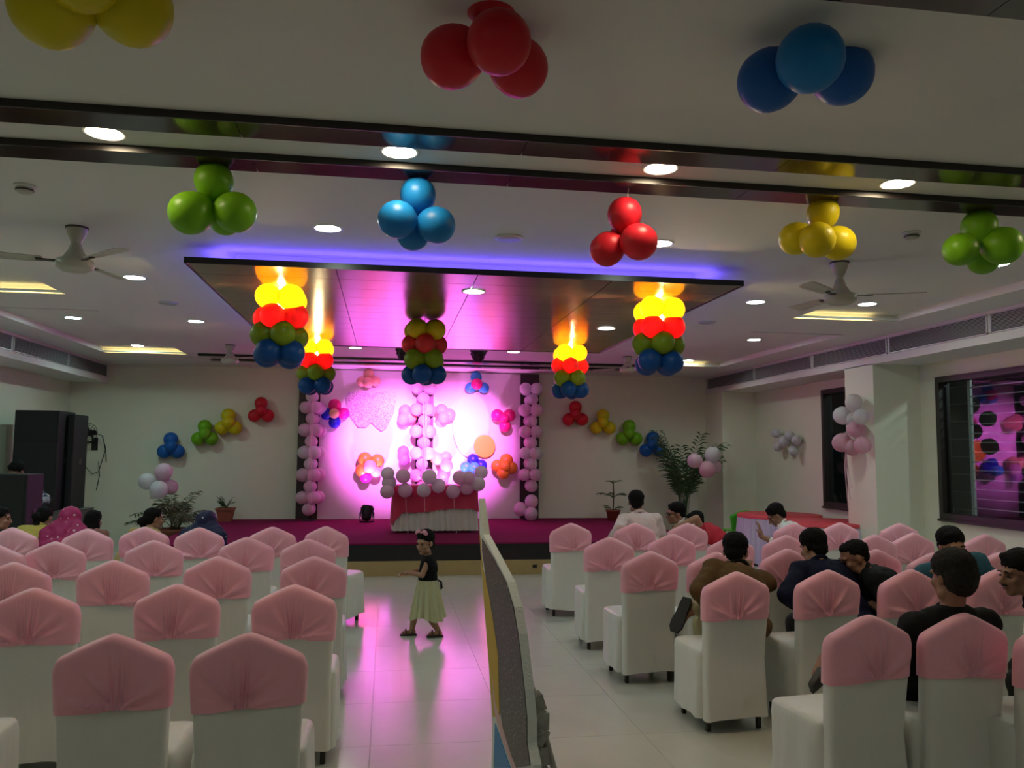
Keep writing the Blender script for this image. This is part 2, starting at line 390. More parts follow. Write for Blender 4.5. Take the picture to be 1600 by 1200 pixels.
# ------------------------------------------------------------------ downlights and other ceiling fittings
MD = emis('cool_white_lens', (.86, 1, .90), L_DOWN); MT = emis('cool_tray_lens', (.80, 1, .93), L_DOWN * 1.7); ML = emis('bluish_tray_lens', (.62, 1, .95), L_DOWN * 2.6); MW = emis('warm_white_lens', (1, .80, .52), L_WARM); MRR = emis('rear_fill_lens', (.90, 1, .93), L_REAR)
ring_me = {}
def downlight(x, y, z, m, label, r=.085, group='recessed ceiling downlights'):
    t = thing('downlight', label, 'ceiling light', (x, y, z), 0, group)
    if 'r' not in ring_me:
        bm = bmesh.new(); lathe(bm, [(r + .002, -.0005), (r + .002, -.006), (r + .02, -.006), (r + .022, -.0005)], 28); ring_me['r'] = from_bm('trim_ring', bm, True); ring_me['r'].materials.append(M['white'])
    if m.name not in ring_me:
        bm = bmesh.new(); lathe(bm, [(r + .002, -.0005), (r, -.004), (0, -.005)], 28); ring_me[m.name] = from_bm('lens', bm, True); ring_me[m.name].materials.append(m)
    link('trim_ring', ring_me['r'], None, t); link('lens', ring_me[m.name], None, t)
    return t
for x, y, l in ((-.44, 5.63, 'bright downlight before the brown panel, beside blue balloons'), (1.94, 5.6, 'bright downlight half hidden behind the red balloon bunch'),
                (-2.27, 7.58, 'downlight left of the brown panel, beside the nearer left fan'), (3.64, 7.6, 'downlight right of the brown panel, left of the right fan'),
                (-2.29, 10.04, 'downlight left of the brown panel, halfway along it'), (3.64, 10.04, 'downlight right of the brown panel, behind the balloon lantern'),
                (-.5, 12.1, 'left of two downlights behind the brown panel, above the stage'), (1.87, 12.1, 'right of two downlights behind the brown panel, above the stage')):
    downlight(x, y, HC, MD, l)
for x, y, l in ((-3.85, 10.55, 'downlight in the far left sunken tray, near end'), (-3.85, 13.15, 'downlight in the far left sunken tray, far end'), (5.02, 7.85, 'downlight in the near right sunken tray, under the fan blade'),
                (5.04, 10.6, 'downlight in the far right sunken tray, near end'), (5.05, 13.15, 'downlight in the far right sunken tray, far end'), (5.03, 6.0, 'downlight in the near right sunken tray, behind green balloons'),
                (-3.85, 7.6, 'downlight in the near left sunken tray, far end'), (-3.85, 5.7, 'downlight in the near left sunken tray, near end')):
    downlight(x, y, HC + .075, ML if x < 0 else MT, l)
for k, x in enumerate((-2.83, -1.4, .03, 1.43, 2.83, 4.25)):
    downlight(x, 4.1, HC, MW, ['warm downlight in the slot between dark strips, beyond the left frame edge', 'warm downlight in the strip slot above the green balloons', 'warm downlight in the strip slot above the blue balloons', 'warm downlight in the strip slot above the red balloons', 'warm downlight in the strip slot above the yellow balloons', 'warm downlight in the strip slot at the far right'][k], .08)
for k, (x, y) in enumerate(((-3.6, 1.2), (-1, 1.2), (2.3, 1.2), (4.9, 1.2), (-3.6, -2), (-1, -2), (2.3, -2), (4.9, -2))):  # unseen lights added behind the viewer for ambient fill
    downlight(x, y, HC, MRR, 'added rear fill light behind the viewer, %s in the %s row' % (['leftmost', 'second from left', 'third from left', 'rightmost'][k % 4], 'nearer' if k < 4 else 'farther'), group='added rear fill lights')
for x, y, l in ((.71, 6.88, 'downlight in the brown panel near its front edge'), (2.37, 8.64, 'downlight in the brown panel on its right half'), (-1.0, 8.64, 'downlight in the brown panel on its left half')):
    downlight(x, y, pZ - .001, MD, l, group='downlights in the brown panel')
for x, y, l in ((.83, 5.64, 'round ceiling speaker between the blue and red balloon bunches'), (-2.3, 8.83, 'round ceiling speaker left of the brown panel'), (3.64, 8.87, 'round ceiling speaker right of the brown panel')):
    t = thing('ceiling_speaker', l, 'speaker', (x, y, HC), 0, 'round ceiling speakers')
    lathe_obj('rim', [(.085, 0), (.1, -.001), (.1, -.012), (.085, -.014)], M['white'], t); lathe_obj('grille', [(.085, -.012), (.05, -.016), (0, -.017)], M['grille'], t)
for x, y, l in ((-2.14, 5.03, 'smoke detector on the ceiling above the left fan'), (3.55, 5.01, 'smoke detector on the ceiling left of green balloons')):
    t = thing('smoke_detector', l, 'detector', (x, y, HC), 0, 'smoke detectors')
    lathe_obj('base', [(0, 0), (.06, 0), (.06, -.012), (.054, -.016), (0, -.016)], M['white'], t); lathe_obj('chamber', [(.048, -.016), (.045, -.04), (.03, -.048), (0, -.05)], M['fan'], t); lathe_obj('vent_ring', [(.046, -.024), (.05, -.026), (.05, -.032), (.046, -.034)], M['fandark'], t)

# ------------------------------------------------------------------ ceiling fans
def fan(x, y, zh, ang, label):
    t = thing('ceiling_fan', label, 'fan', (x, y, 0), 0, 'ceiling fans')
    lathe_obj('ceiling_plate', [(0, HC), (.075, HC), (.075, HC - .012), (0, HC - .012)], M['fandark'], t)
    lathe_obj('canopy', [(.068, HC - .012), (.06, HC - .05), (.03, HC - .12), (.014, HC - .13)], M['fan'], t)
    lathe_obj('rod', [(.012, HC - .1), (.012, zh + .08)], M['fandark'], t, 12)
    lathe_obj('motor_cup', [(.013, zh + .17), (.03, zh + .15), (.05, zh + .09), (.085, zh + .035), (.09, zh + .03)], M['fan'], t)
    lathe_obj('motor', [(.04, zh + .035), (.115, zh + .025), (.125, zh), (.12, zh - .03), (.08, zh - .055), (.04, zh - .062), (0, zh - .064)], M['fan'], t, 32)
    for k in range(3):
        a = ang + k * 2 * PI / 3
        mx_ = Matrix.Translation((0, 0, zh + .01)) @ Matrix.Rotation(a, 4, 'Z') @ Matrix.Rotation(R_(9), 4, 'X')
        bm = bmesh.new(); box_bm(bm, (.1, -.018, -.003), (.24, .018, .003), mx_); link('blade_arm', from_bm('blade_arm', bm), M['fandark'], t)
        bm = bmesh.new()
        prof = [(.2, -.045, .045), (.26, -.055, .055), (.45, -.062, .062), (.58, -.068, .066), (.615, -.06, .06), (.625, -.03, .045)]
        top = []; bot = []
        for px_, a0, a1 in prof:
            top.append([bm.verts.new(mx_ @ V((px_, yy, .002 + .008 * (1 - (yy / .07) ** 2)))) for yy in (a0, a0 / 2, 0, a1 / 2, a1)])
            bot.append([bm.verts.new(mx_ @ V((px_, yy, -.001 + .008 * (1 - (yy / .07) ** 2)))) for yy in (a0, a0 / 2, 0, a1 / 2, a1)])
        for A in (top, bot):
            for r0, r1 in zip(A, A[1:]):
                for q in range(4): bm.faces.new((r0[q], r0[q + 1], r1[q + 1], r1[q]))
        for q in range(len(prof) - 1):
            bm.faces.new((top[q][0], top[q + 1][0], bot[q + 1][0], bot[q][0])); bm.faces.new((top[q][4], top[q + 1][4], bot[q + 1][4], bot[q][4]))
        for q in range(4): bm.faces.new((top[0][q], top[0][q + 1], bot[0][q + 1], bot[0][q])); bm.faces.new((top[-1][q], top[-1][q + 1], bot[-1][q + 1], bot[-1][q]))
        link('blade', from_bm('blade', bm, True), M['fan'], t)
    return t
zf = PY(118, 412, 5.93).z
fan(-2.17, 5.93, zf, R_(75), 'ivory ceiling fan hanging at the left, near the sunken tray')
fan(3.54, 5.9, PY(1312, 465, 5.9).z, R_(97), 'ivory ceiling fan hanging below the yellow balloons at the right')
fan(-2.29, 12.2, PY(362, 563, 12.2).z, R_(75), 'small distant ceiling fan above the left end of the stage')
fan(3.72, 12.3, PY(975, 577, 12.3).z, R_(15), 'small distant ceiling fan above the right end of the stage')

# ------------------------------------------------------------------ balloons
BPROF = [(0, 1.0), (.22, .975), (.43, .90), (.63, .775), (.80, .60), (.925, .37), (.985, .10), (.985, -.15), (.93, -.42), (.80, -.69), (.60, -.92), (.36, -1.09), (.15, -1.19), (.06, -1.23), (.05, -1.27), (.11, -1.33), (0, -1.32)]
bal_me = {}
def bmeshdata(c):
    if c not in bal_me:
        bm = bmesh.new(); lathe(bm, BPROF, 22); bal_me[c] = from_bm('balloon', bm, True); bal_me[c].materials.append(MB[c])
    return bal_me[c]
def balloon(parent, c, pos, r, tail_dir, long=1.0):
    o = link('balloon', bmeshdata(c), None, parent)
    q = V((0, 0, -1)).rotation_difference(V(tail_dir).normalized())
    o.rotation_mode = 'QUATERNION'; o.rotation_quaternion = q; o.location = pos; o.scale = (r, r, r * long)
    return o
def cluster(name, label, cat, group, Y, items, string_to=None, plane=None):
    """items: (colour, px, py, r_px, dY)"""
    pts = []
    for c, px, py, rp, dy in items:
        if plane is not None: p = PX(px, py, plane + dy)
        else: p = PY(px, py, Y + dy)
        dist = (p - EYE).dot(FWD); pts.append((c, p, rp * dist / F))
    cen = sum((p for _, p, _ in pts), V()) / len(pts)
    t = thing(name, label, cat, cen, 0, group)
    for c, p, r in pts:
        d = cen - p
        if d.length < .3 * r: d = V((0, 1, 0))
        balloon(t, c, p - cen, r, d, .98)
    if string_to is not None:
        tp = max((p for _, p, _ in pts), key=lambda p: p.z)
        tube_obj('string', [tp - cen, V((tp.x + .01, string_to[1], string_to[2])) - cen], .0025, M['ribbon'], t, 5)
    return t
G1 = 'balloon bunches hung from the nearest ceiling strip'
cluster('balloon_bunch', 'yellow balloon bunch cut by the top frame edge', 'balloons', G1, 2.7, [('yellow', 80, 12, 63, 0), ('yellow', 209, 12, 60, .05), ('yellow', 125, -42, 60, -.12), ('yellow', 150, -120, 60, .05)], (0, 2.3, 3.165))
cluster('balloon_bunch', 'big red balloon bunch hanging closest to the viewer', 'balloons', G1, 2.7, [('red', 768, -12, 49, .02), ('red', 705, 90, 49, .03), ('red', 780, 66, 51, -.16), ('red', 811, 106, 46, .14)], (0, 2.3, 3.165))
cluster('balloon_bunch', 'big blue balloon bunch hanging closest to the viewer', 'balloons', G1, 2.7, [('blue', 1258, 20, 51, .04), ('blue', 1201, 126, 49, .03), ('skyblue', 1266, 92, 53, -.16), ('blue', 1316, 116, 48, .13)], (0, 2.3, 3.165))
G2 = 'balloon bunches hung from the second ceiling strip'
cluster('balloon_bunch', 'green balloon bunch hanging left of the blue one below the dark strips', 'balloons', G2, 4.4, [('green', 334, 282, 30, 0), ('green', 297, 333, 34, -.06), ('green', 369, 332, 32, -.04), ('green', 352, 343, 25, .12)], (0, 4.35, 3.165))
cluster('balloon_bunch', 'blue balloon bunch hanging between green and red ones below the dark strips', 'balloons', G2, 4.4, [('skyblue', 653, 304, 28, 0), ('skyblue', 620, 343, 30, -.08), ('skyblue', 683, 352, 29, -.04), ('skyblue', 645, 366, 26, .12)], (0, 4.35, 3.165))
cluster('balloon_bunch', 'red balloon bunch hanging below the dark strips, one bright lamp behind', 'balloons', G2, 4.4, [('red', 976, 334, 27, 0), ('red', 948, 390, 27, .05), ('red', 999, 378, 29, -.08), ('red', 972, 372, 22, .1)], (0, 4.35, 3.165))
cluster('balloon_bunch', 'yellow balloon bunch hanging above the right ceiling fan', 'balloons', G2, 4.4, [('yellow', 1286, 332, 25, .02), ('yellow', 1243, 373, 26, .04), ('yellow', 1277, 375, 28, -.1), ('yellow', 1310, 380, 27, .08)], (0, 4.35, 3.165))
cluster('balloon_bunch', 'green balloon bunch hanging at the right frame edge', 'balloons', G2, 4.4, [('green', 1530, 354, 27, .02), ('green', 1500, 390, 26, -.02), ('green', 1567, 384, 30, -.05), ('green', 1536, 404, 25, .1)], (0, 4.35, 3.165))
G3 = 'balloon bunches stepped along the stage wall'
def tri(c, x, y, r, label, top=(0, -11), l=(-10.5, 8.5), rr=(10.5, 8.5)):
    cluster('balloon_bunch', label, 'balloons', G3, 15.2, [(c, x + top[0], y + top[1], r, 0), (c, x + l[0], y + l[1], r, 0), (c, x + rr[0], y + rr[1], r, 0), (c, x, y, r * .9, -.1)])
tri('blue', 267, 697, 11, 'blue balloon bunch low on the wall left of the stage'); tri('green', 320, 677, 10.5, 'green balloon bunch on the left wall between blue and yellow')
tri('yellow', 357, 660, 11, 'yellow balloon bunch on the left wall between green and red'); tri('red', 408, 641, 10, 'red balloon bunch highest on the wall left of the stage')
tri('red', 899, 647, 10, 'red balloon bunch highest on the wall right of the stage'); tri('yellow', 942, 660, 10, 'yellow balloon bunch on the right wall between red and green')
tri('green', 983, 677, 10.5, 'green balloon bunch on the right wall between yellow and blue'); tri('blue', 1020, 695, 10.5, 'blue balloon bunch low on the wall right of the stage')
G4 = 'balloon bunches on the white backdrop'
def bd(label, items, Y=15.1): cluster('balloon_bunch', label, 'balloons', G4, Y, [(c, x, y, r, dy) for c, x, y, r, dy in items])
bd('pink, blue and yellow balloon flower beside the left balloon pillar', [('hotpink', 523, 633, 10, 0), ('magenta', 537, 646, 9.5, 0), ('deepblue', 510, 647, 9.5, 0), ('deepblue', 523, 660, 9.5, 0), ('paleyellow', 522, 646, 8, -.12)])
bd('pale peach balloon bunch high on the left half of the backdrop', [('peach', 576, 584, 8.5, 0), ('peach', 565, 596, 8, 0), ('peach', 587, 596, 8, 0), ('peach', 575, 598, 8.5, -.1)])
bd('orange balloon bunch low on the left half of the backdrop', [('orange', 570, 717, 11, 0), ('orange', 590, 720, 11, 0), ('orange', 566, 735, 11, .02), ('peach', 578, 729, 10.5, -.13), ('magenta', 571, 746, 9, 0), ('peach', 588, 737, 9, -.02)])
bd('peach balloon bunch left of the middle balloon pillar', [('peach', 633, 642, 10, 0), ('peach', 642, 651, 10, 0), ('peach', 630, 655, 9.5, -.05)])
bd('peach balloon bunch right of the middle balloon pillar', [('peach', 690, 641, 10, 0), ('peach', 702, 648, 10, 0), ('peach', 693, 652, 9.5, -.05)])
bd('olive and mauve balloon bunch right of the pillar above the table', [('paleyellow', 682, 716, 10, 0), ('lightpink', 698, 728, 10, -.05), ('mauve', 693, 741, 10, 0), ('paleyellow', 697, 714, 9, .02)])
bd('mauve balloon pair left of the middle pillar above the table', [('mauve', 630, 705, 9, 0), ('mauve', 632, 718, 9, 0)])
bd('blue balloon bunch with one pink balloon high on the right backdrop', [('cyan', 744, 589, 9, 0), ('cyan', 735, 606, 8.5, 0), ('cyan', 756, 606, 8.5, 0), ('hotpink', 745, 600, 9, -.12)])
bd('hot pink balloon trio near the right balloon pillar', [('hotpink', 777, 649, 10, 0), ('hotpink', 796, 649, 10, 0), ('hotpink', 789, 666, 9.5, 0), ('hotpink', 788, 654, 8, -.08)])
bd('blue balloon bunch low on the right half of the backdrop', [('deepblue', 739, 718, 9.5, 0), ('cyan', 728, 730, 9.5, 0), ('cyan', 741, 731, 9, -.1), ('deepblue', 752, 727, 9.5, 0)])
bd('orange balloon bunch low beside the right balloon pillar', [('orange', 791, 719, 10.5, 0), ('orange', 777, 728, 10, 0), ('orange', 799, 731, 10, 0), ('orange', 786, 739, 10, -.05), ('orange', 789, 729, 9, -.1)])
# lanterns: rings of balloons below the brown panel
def lantern(x, y, label, lit, a0, top=pZ):
    t = thing('balloon_lantern', label, 'balloon lantern', (x, y, top), 0, 'balloon lanterns under the brown panel')
    r = .108
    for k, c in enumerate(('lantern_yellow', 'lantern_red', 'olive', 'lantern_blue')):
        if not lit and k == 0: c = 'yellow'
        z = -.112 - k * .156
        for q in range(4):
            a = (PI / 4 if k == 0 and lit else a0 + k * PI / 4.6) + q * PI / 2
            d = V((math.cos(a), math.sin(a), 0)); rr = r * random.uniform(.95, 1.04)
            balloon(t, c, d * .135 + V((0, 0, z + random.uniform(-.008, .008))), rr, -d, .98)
    if lit:
        lathe_obj('bulb', [(0, -.01), (.02, -.01), (.035, -.04), (.055, -.09), (.05, -.13), (.03, -.155), (0, -.165)], emis('bulb_glow', (1, .85, .5), 13), t, 16)
        ld = bpy.data.lights.new('lantern_lamp', 'POINT'); ld.energy = L_LANTERN; ld.color = (1, .80, .40); ld.shadow_soft_size = .04
        lo = bpy.data.objects.new('lantern_lamp', ld); COL.objects.link(lo); lo.parent = t; lo.location = (0, 0, -.2)
    else: tube_obj('string', [(0, 0, 0), (0, 0, -.7)], .004, M['ribbon'], t, 6)
    return t
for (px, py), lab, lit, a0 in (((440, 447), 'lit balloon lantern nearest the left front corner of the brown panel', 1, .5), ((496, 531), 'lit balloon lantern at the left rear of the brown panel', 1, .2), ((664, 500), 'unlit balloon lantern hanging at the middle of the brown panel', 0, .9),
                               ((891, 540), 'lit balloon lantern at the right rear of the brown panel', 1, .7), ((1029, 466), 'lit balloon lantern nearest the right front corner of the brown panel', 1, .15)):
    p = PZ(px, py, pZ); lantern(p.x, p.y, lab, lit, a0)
# balloon pillars on the stage
def bpillar(x, label, z0, z1, broken=False):
    t = thing('balloon_tower', label, 'balloon tower', (x, 14.96, SZ), 0, 'pink and white balloon pillars')
    tube_obj('pole', [(0, 0, 0), (0, 0, z1 - SZ)], .012, M['black'], t, 8)
    lathe_obj('base', [(0, 0), (.13, 0), (.13, .015), (.02, .03), (0, .03)], M['black'], t)
    z = z1 - .15; k = 0; r = .118
    while z > z0 + .1:
        c = 'lightpink' if (k // 2) % 3 else 'white'
        if k % 2 == 0:
            for q in range(4):
                a = R_(-58) + q * PI / 2 + random.uniform(-.15, .15); d = V((math.cos(a), math.sin(a), 0)); balloon(t, c, d * .15 + V((0, 0, z - SZ)), r * random.uniform(.95, 1.05), -d)
        else:
            for q in range(2):
                d = V((0, -1 if q == 0 else 1, random.uniform(-.1, .1))); balloon(t, c, d * .08 + V((random.uniform(-.02, .02), 0, z - SZ)), r * .95, -d)
        z -= .2; k += 1
    bm = bmesh.new()
    for q in range(3):
        xx = .03 * q - .02; tube(bm, [(xx + .01 * math.sin(5 * s + q), -.29 - .01 * q, z1 - .3 - SZ - s * (z1 - z0 - .5)) for s in [i / 8 for i in range(9)]], .006, 5)
    link('ribbon', from_bm('ribbon', bm, True), M['ribbon'], t)
    if broken:
        for dx, dz, dy in ((-.2, .2, -.1), (-.02, .12, -.2), (.0, .34, -.12)): balloon(t, 'lightpink', V((dx, dy, dz)), .125, V((.1, .3, .3)))
    return t
bpillar(PY(487, 700, 14.96).x, 'balloon pillar at the left side of the white backdrop', SZ, 3.0)
bpillar(PY(661, 700, 14.96).x, 'balloon pillar at the middle of the backdrop behind the table', SZ, 3.0)
bpillar(PY(829, 700, 14.96).x, 'balloon pillar with a broken lower end at the right of the backdrop', .9, 3.02, True)
# plain decorative boards
def board(name, label, outline, Y, m, th=.03, cat='board'):
    pts = [PY(px, py, Y) for px, py in outline]
    bm = bmesh.new(); a = [bm.verts.new(p) for p in pts]; b = [bm.verts.new(p + V((0, th, 0))) for p in pts]
    bm.faces.new(a); bm.faces.new(b[::-1]); n = len(a)
    for i in range(n): bm.faces.new((a[i], a[(i + 1) % n], b[(i + 1) % n], b[i]))
    o = link(name, from_bm(name, bm), m); return tag(o, label, cat)
ov = lambda cx, cy, rx, ry, n=28: [(cx + rx * math.cos(2 * PI * i / n), cy + ry * math.sin(2 * PI * i / n)) for i in range(n)]
board('glitter_board', 'pale pink glittery foam board on the left half of the backdrop', [(545, 613), (560, 611), (580, 615), (600, 611), (616, 613), (619, 622), (615, 645), (604, 668), (596, 674), (588, 668), (580, 660), (572, 668), (560, 668), (548, 652), (541, 630), (541, 618)], 15.24, M['pinkglitter'])
board('oval_board', 'plain white oval foam board on the right half of the backdrop', ov(736, 664, 29, 51), 15.24, M['whiteboard'])
board('orange_board', 'orange rounded foam board at the foot of the white oval', ov(757, 697, 17, 18), 15.215, M['orangeboard'], .02)

# ------------------------------------------------------------------ stage lights
def par(name, label, pos, aim, power, color, size, blend, hung, lit=True, col2=None):
    pos = V(pos); aim = V(aim); d = (aim - pos).normalized(); q = zto(d)
    t = thing(name, label, 'stage light', pos)
    lathe_obj('can', [(.0, -.14), (.055, -.14), (.085, -.10), (.095, .0), (.095, .10), (.10, .11), (.088, .11), (.085, .02), (0, .01)], M['black'], t, 24, None, q)
    lathe_obj('lens', [(0, .04), (.05, .038), (.084, .03)], emis('lens_glow', color, 6.0) if lit else M['eye'], t, 24, None, q)
    s = 1 if hung else -1
    bm = bmesh.new(); tube(bm, [(-.12, 0, 0), (-.12, 0, s * .16), (.12, 0, s * .16), (.12, 0, 0)], .012, 6); link('yoke', from_bm('yoke', bm, True), M['black'], t)
    if hung: tube_obj('hanger', [(0, 0, .16), (0, 0, HC - pos.z)], .014, M['black'], t)
    bm = bmesh.new()
    for a in range(8):
        an = a * PI / 4; box_bm(bm, (.095, -.006, -.09), (.115, .006, .09), q @ Matrix.Rotation(an, 4, 'Z'))
    link('cooling_fins', from_bm('cooling_fins', bm), M['black'], t)
    if lit:
        ld = bpy.data.lights.new('stage_lamp', 'SPOT'); ld.energy = power; ld.color = color; ld.spot_size = size; ld.spot_blend = blend; ld.shadow_soft_size = .05
        lo = bpy.data.objects.new('stage_lamp', ld); COL.objects.link(lo); lo.location = pos + d * .13
        lo.rotation_mode = 'QUATERNION'; lo.rotation_quaternion = V((0, 0, -1)).rotation_difference(d)
    return t
MAG = (1, .15, .95)
pf = PZ(586, 812, SZ) ; pf = V((-.33, 14.6, SZ + .17))
par('stage_light', 'black par can standing on the stage left of the table', pf, PY(600, 600, 15.3), L_PAR * .08, (.75, .18, 1), R_(80), .9, False)
par('stage_light', 'black par can hanging above the stage behind the middle lantern', PY(632, 549, 11.9), PY(612, 690, 15.3), L_PAR, MAG, R_(41), 1.0, True)
par('stage_light', 'black par can hanging right of the middle lantern', PY(748, 550, 11.9), PY(713, 690, 15.3), L_PAR, MAG, R_(41), 1.0, True)
par('stage_light', 'par can on the stage hidden behind the table', (1.0, 14.5, SZ + .17), (1.0, 15.3, 2.9), L_PAR * .06, (1, .3, .95), R_(100), .9, False)
# ------------------------------------------------------------------ chairs
CH = .95
def crown(u):  # height of the back's top outline, u in -1..1
    a = abs(u); k = math.sqrt(a * a + .012) - .11
    return .95 - .100 * k - .012 * k * k - .045 * max(0, (a - .86) / .14) ** 2
def halfw(z):  # half width of the back
    if z > .45: return .200 + .018 * min(1, (z - .45) / .4)
    return .200 + .012 * (.45 - z) / .4
def backy(z):  # rear surface of the back leans away
    return -.205 - .055 * max(0, (z - .42)) / .5 - .012 * max(0, .42 - z) / .4
rnd = random.Random(3)
def sash_mesh(seed):
    r = random.Random(seed); nu, nv = 84, 26
    gx = r.uniform(-.035, .035); npl = r.choice((5, 6, 7)); pleats = [((k - (npl - 1) / 2) * .0165 + r.uniform(-.003, .003), r.uniform(.0038, .0058), r.uniform(.6, 1.0)) for k in range(npl)]
    folds = [(sx * r.uniform(.55, 1.5), r.uniform(.05, .11), r.uniform(.3, 1)) for sx in (-1, 1) for _ in range(5)]
    tilt = r.uniform(-.02, .02)
    bm = bmesh.new(); G = {}
    for side in (0, 1):
        for i in range(nu + 1):
            w_ = -1 + 2 * i / nu; u = math.copysign(abs(w_) ** 1.35, w_)
            for j in range(nv + 1):
                v = j / nv
                zt = crown(u); hw = halfw(.66 + .2 * v) + .008; x = u * hw
                gz = .672 + tilt * gx / .2; zb = .662 + tilt * u + .012 * math.exp(-((x - gx) / .05) ** 2)
                z = zb + (zt - zb) * v; hw = halfw(z) + .008; x = u * hw
                edge = (1 - abs(u) ** 10) * (1 - v ** 9)
                th = .052 * max(0, edge) ** .5
                yc = backy(z) + .045
                if side == 0:
                    dx, dz = x - gx, z - gz; rr = math.hypot(dx, dz); ang = math.atan2(dx, max(dz, 1e-4))
                    q = dx / (.55 + .55 * min(1, max(0, dz) / .22)); g1 = math.exp(-((dz - .06) / .10) ** 2) * .021; d = 0
                    for p0, sg, am in pleats: d += am * math.exp(-((q - p0) / sg) ** 2) * g1
                    g2 = math.exp(-((rr - .09) / .09) ** 2) * .017
                    for a0, sg, am in folds: d += am * math.exp(-((ang - a0) / sg) ** 2) * g2
                    d *= min(1, (1 - abs(u)) * 7) * min(1, (1 - v) * 5)
                    d += .010 * math.exp(-(dx / .045) ** 2 - ((dz - .004) / .016) ** 2) * (1 + .35 * math.sin(dx * 420))
                    y = yc - th - d
                else: y = yc + th
                if side == 1 and (i in (0, nu) or j == nv): G[(1, i, j)] = G[(0, i, j)]
                else: G[(side, i, j)] = bm.verts.new((x, y, z))
    for side in (0, 1):
        for i in range(nu):
            for j in range(nv):
                q = [G[(side, i, j)], G[(side, i + 1, j)], G[(side, i + 1, j + 1)], G[(side, i, j + 1)]]
                if side: q = q[::-1]
                if len(set(q)) == 4: bm.faces.new(q)
    me = from_bm('sash', bm, True); me.materials.append(M['sash']); return me
def rrect(hx, y0, y1, rad, n=4):
    pts = []
    for cx_, cy_, a0 in ((hx - rad, y1 - rad, 0), (-hx + rad, y1 - rad, 90), (-hx + rad, y0 + rad, 180), (hx - rad, y0 + rad, 270)):
        for k in range(n + 1):
            a = R_(a0 + 90 * k / n); pts.append((cx_ + rad * math.cos(a), cy_ + rad * math.sin(a)))
    return pts
def loft(bm, loops, cap0=False, cap1=True):
    rs = [[bm.verts.new(p) for p in L] for L in loops]
    for a, b in zip(rs, rs[1:]):
        for k in range(len(a)): bm.faces.new((a[k], a[(k + 1) % len(a)], b[(k + 1) % len(a)], b[k]))
    if cap0: bm.faces.new(rs[0][::-1])
    if cap1: bm.faces.new(rs[-1])
def subdiv(pts, n):
    out = []
    for a, b in zip(pts, pts[1:] + pts[:1]):
        L = math.hypot(b[0] - a[0], b[1] - a[1]); k = max(1, int(L / n))
        for q in range(k): out.append((a[0] + (b[0] - a[0]) * q / k, a[1] + (b[1] - a[1]) * q / k))
    return out
def wavy(pts, z, amp, ph, zt=None):
    out = []
    for x, y in pts:
        a = math.atan2(y, x); w_ = amp * (math.sin(9 * a + ph) + .6 * math.sin(17 * a + 2 * ph))
        L = math.hypot(x, y) or 1; out.append((x + x / L * w_, y + y / L * w_, z))
    return out
def back_mesh(seed):
    bm = bmesh.new(); loops = []
    for z in (.075, .12, .2, .3, .42, .5, .58, .66, .70):
        hw = halfw(z) - .004; yb = backy(z)
        pts = subdiv([(p[0], p[1]) for p in rrect(hw, yb, yb + .085, .03)], .045)
        loops.append([(x + (.006 * math.sin(23 * x + seed) * max(0, (.35 - z)) / .3), y - .006 * max(0, .45 - z) / .4 * (1 + math.sin(30 * x + seed * 2)), z + (.012 * math.sin(7 * x + seed) if z < .1 else 0)) for x, y in pts])
    loft(bm, loops); me = from_bm('back_cover', bm, True); me.materials.append(M['cover']); return me
def seat_mesh(seed):
    bm = bmesh.new(); base = subdiv(rrect(.222, -.16, .25, .05), .04); loops = []
    for z, s, amp in ((.075, 1.02, .011), (.14, 1.015, .009), (.25, 1.005, .006), (.36, 1.0, .003), (.43, 1.0, .001), (.462, .985, 0), (.475, .95, 0), (.482, .85, 0), (.487, .5, 0)):
        pts = [(x * s, (y - .045) * s + .045) for x, y in base]; loops.append(wavy(pts, z, amp, seed))
    loft(bm, loops); me = from_bm('seat_cover', bm, True); me.materials.append(M['cover']); return me
SASH = [sash_mesh(s) for s in (1, 2, 5, 8, 13)]; BACK = [back_mesh(s) for s in (1, 4)]; SEAT = [seat_mesh(s) for s in (1, 2.4)]
bm = bmesh.new(); box_bm(bm, (-.014, -.014, 0), (.014, .014, .22)); bmesh.ops.bevel(bm, geom=bm.edges[:], offset=.003, segments=1, affect='EDGES'); LEG = from_bm('leg', bm); LEG.materials.append(M['leg'])
chair_n = 0
def chair(px, py, rz, label, group, world=None):
    global chair_n
    if world is None:
        p = PZ(px, py, CH)
    else: p = V(world)
    off = Matrix.Rotation(rz, 3, 'Z') @ V((0, -.215, 0))
    t = thing('banquet_chair', label, 'chair', (p.x - off.x, p.y - off.y, 0), rz, group)
    k = chair_n; chair_n += 1
    link('back_cover', BACK[k % 2], None, t); link('seat_cover', SEAT[k % 2], None, t); link('sash', SASH[k % 5], None, t)
    for sx in (-.165, .165):
        for sy in (-.155, .195): link('leg', LEG, None, t, (sx, sy, 0))
    return t
ORD = ['nearest the aisle', 'second from the aisle', 'third from the aisle', 'fourth from the aisle', 'fifth from the aisle', 'sixth from the aisle', 'seventh from the aisle']
rowname = ['nearest row', 'second row', 'third row', 'fourth row', 'front row by the stage']
LROWS = [[(391, 988), (180, 990)], [(461, 913), (278, 912), (55, 918)], [(491, 869), (341, 869), (178, 875), (22, 878)], [(482, 842), (386, 839), (241, 844), (87, 846), (-8, 850)], [(510, 822), (426, 823), (312, 824), (226, 823), (137, 826), (20, 824)]]
for r, row in enumerate(LROWS):
    for k, (px, py) in enumerate(row):
        rz = random.uniform(-.05, .05)
        if (px, py) == (510, 822): rz = -.35
        if (px, py) == (391, 988): rz = .0
        chair(px, py, rz, 'pink-sashed white chair %s, %s left of the aisle' % (ORD[k], rowname[r]), 'banquet chairs')
chair(-128, 985, .02, 'white chair at the lower left corner, only its seat in view', 'banquet chairs')
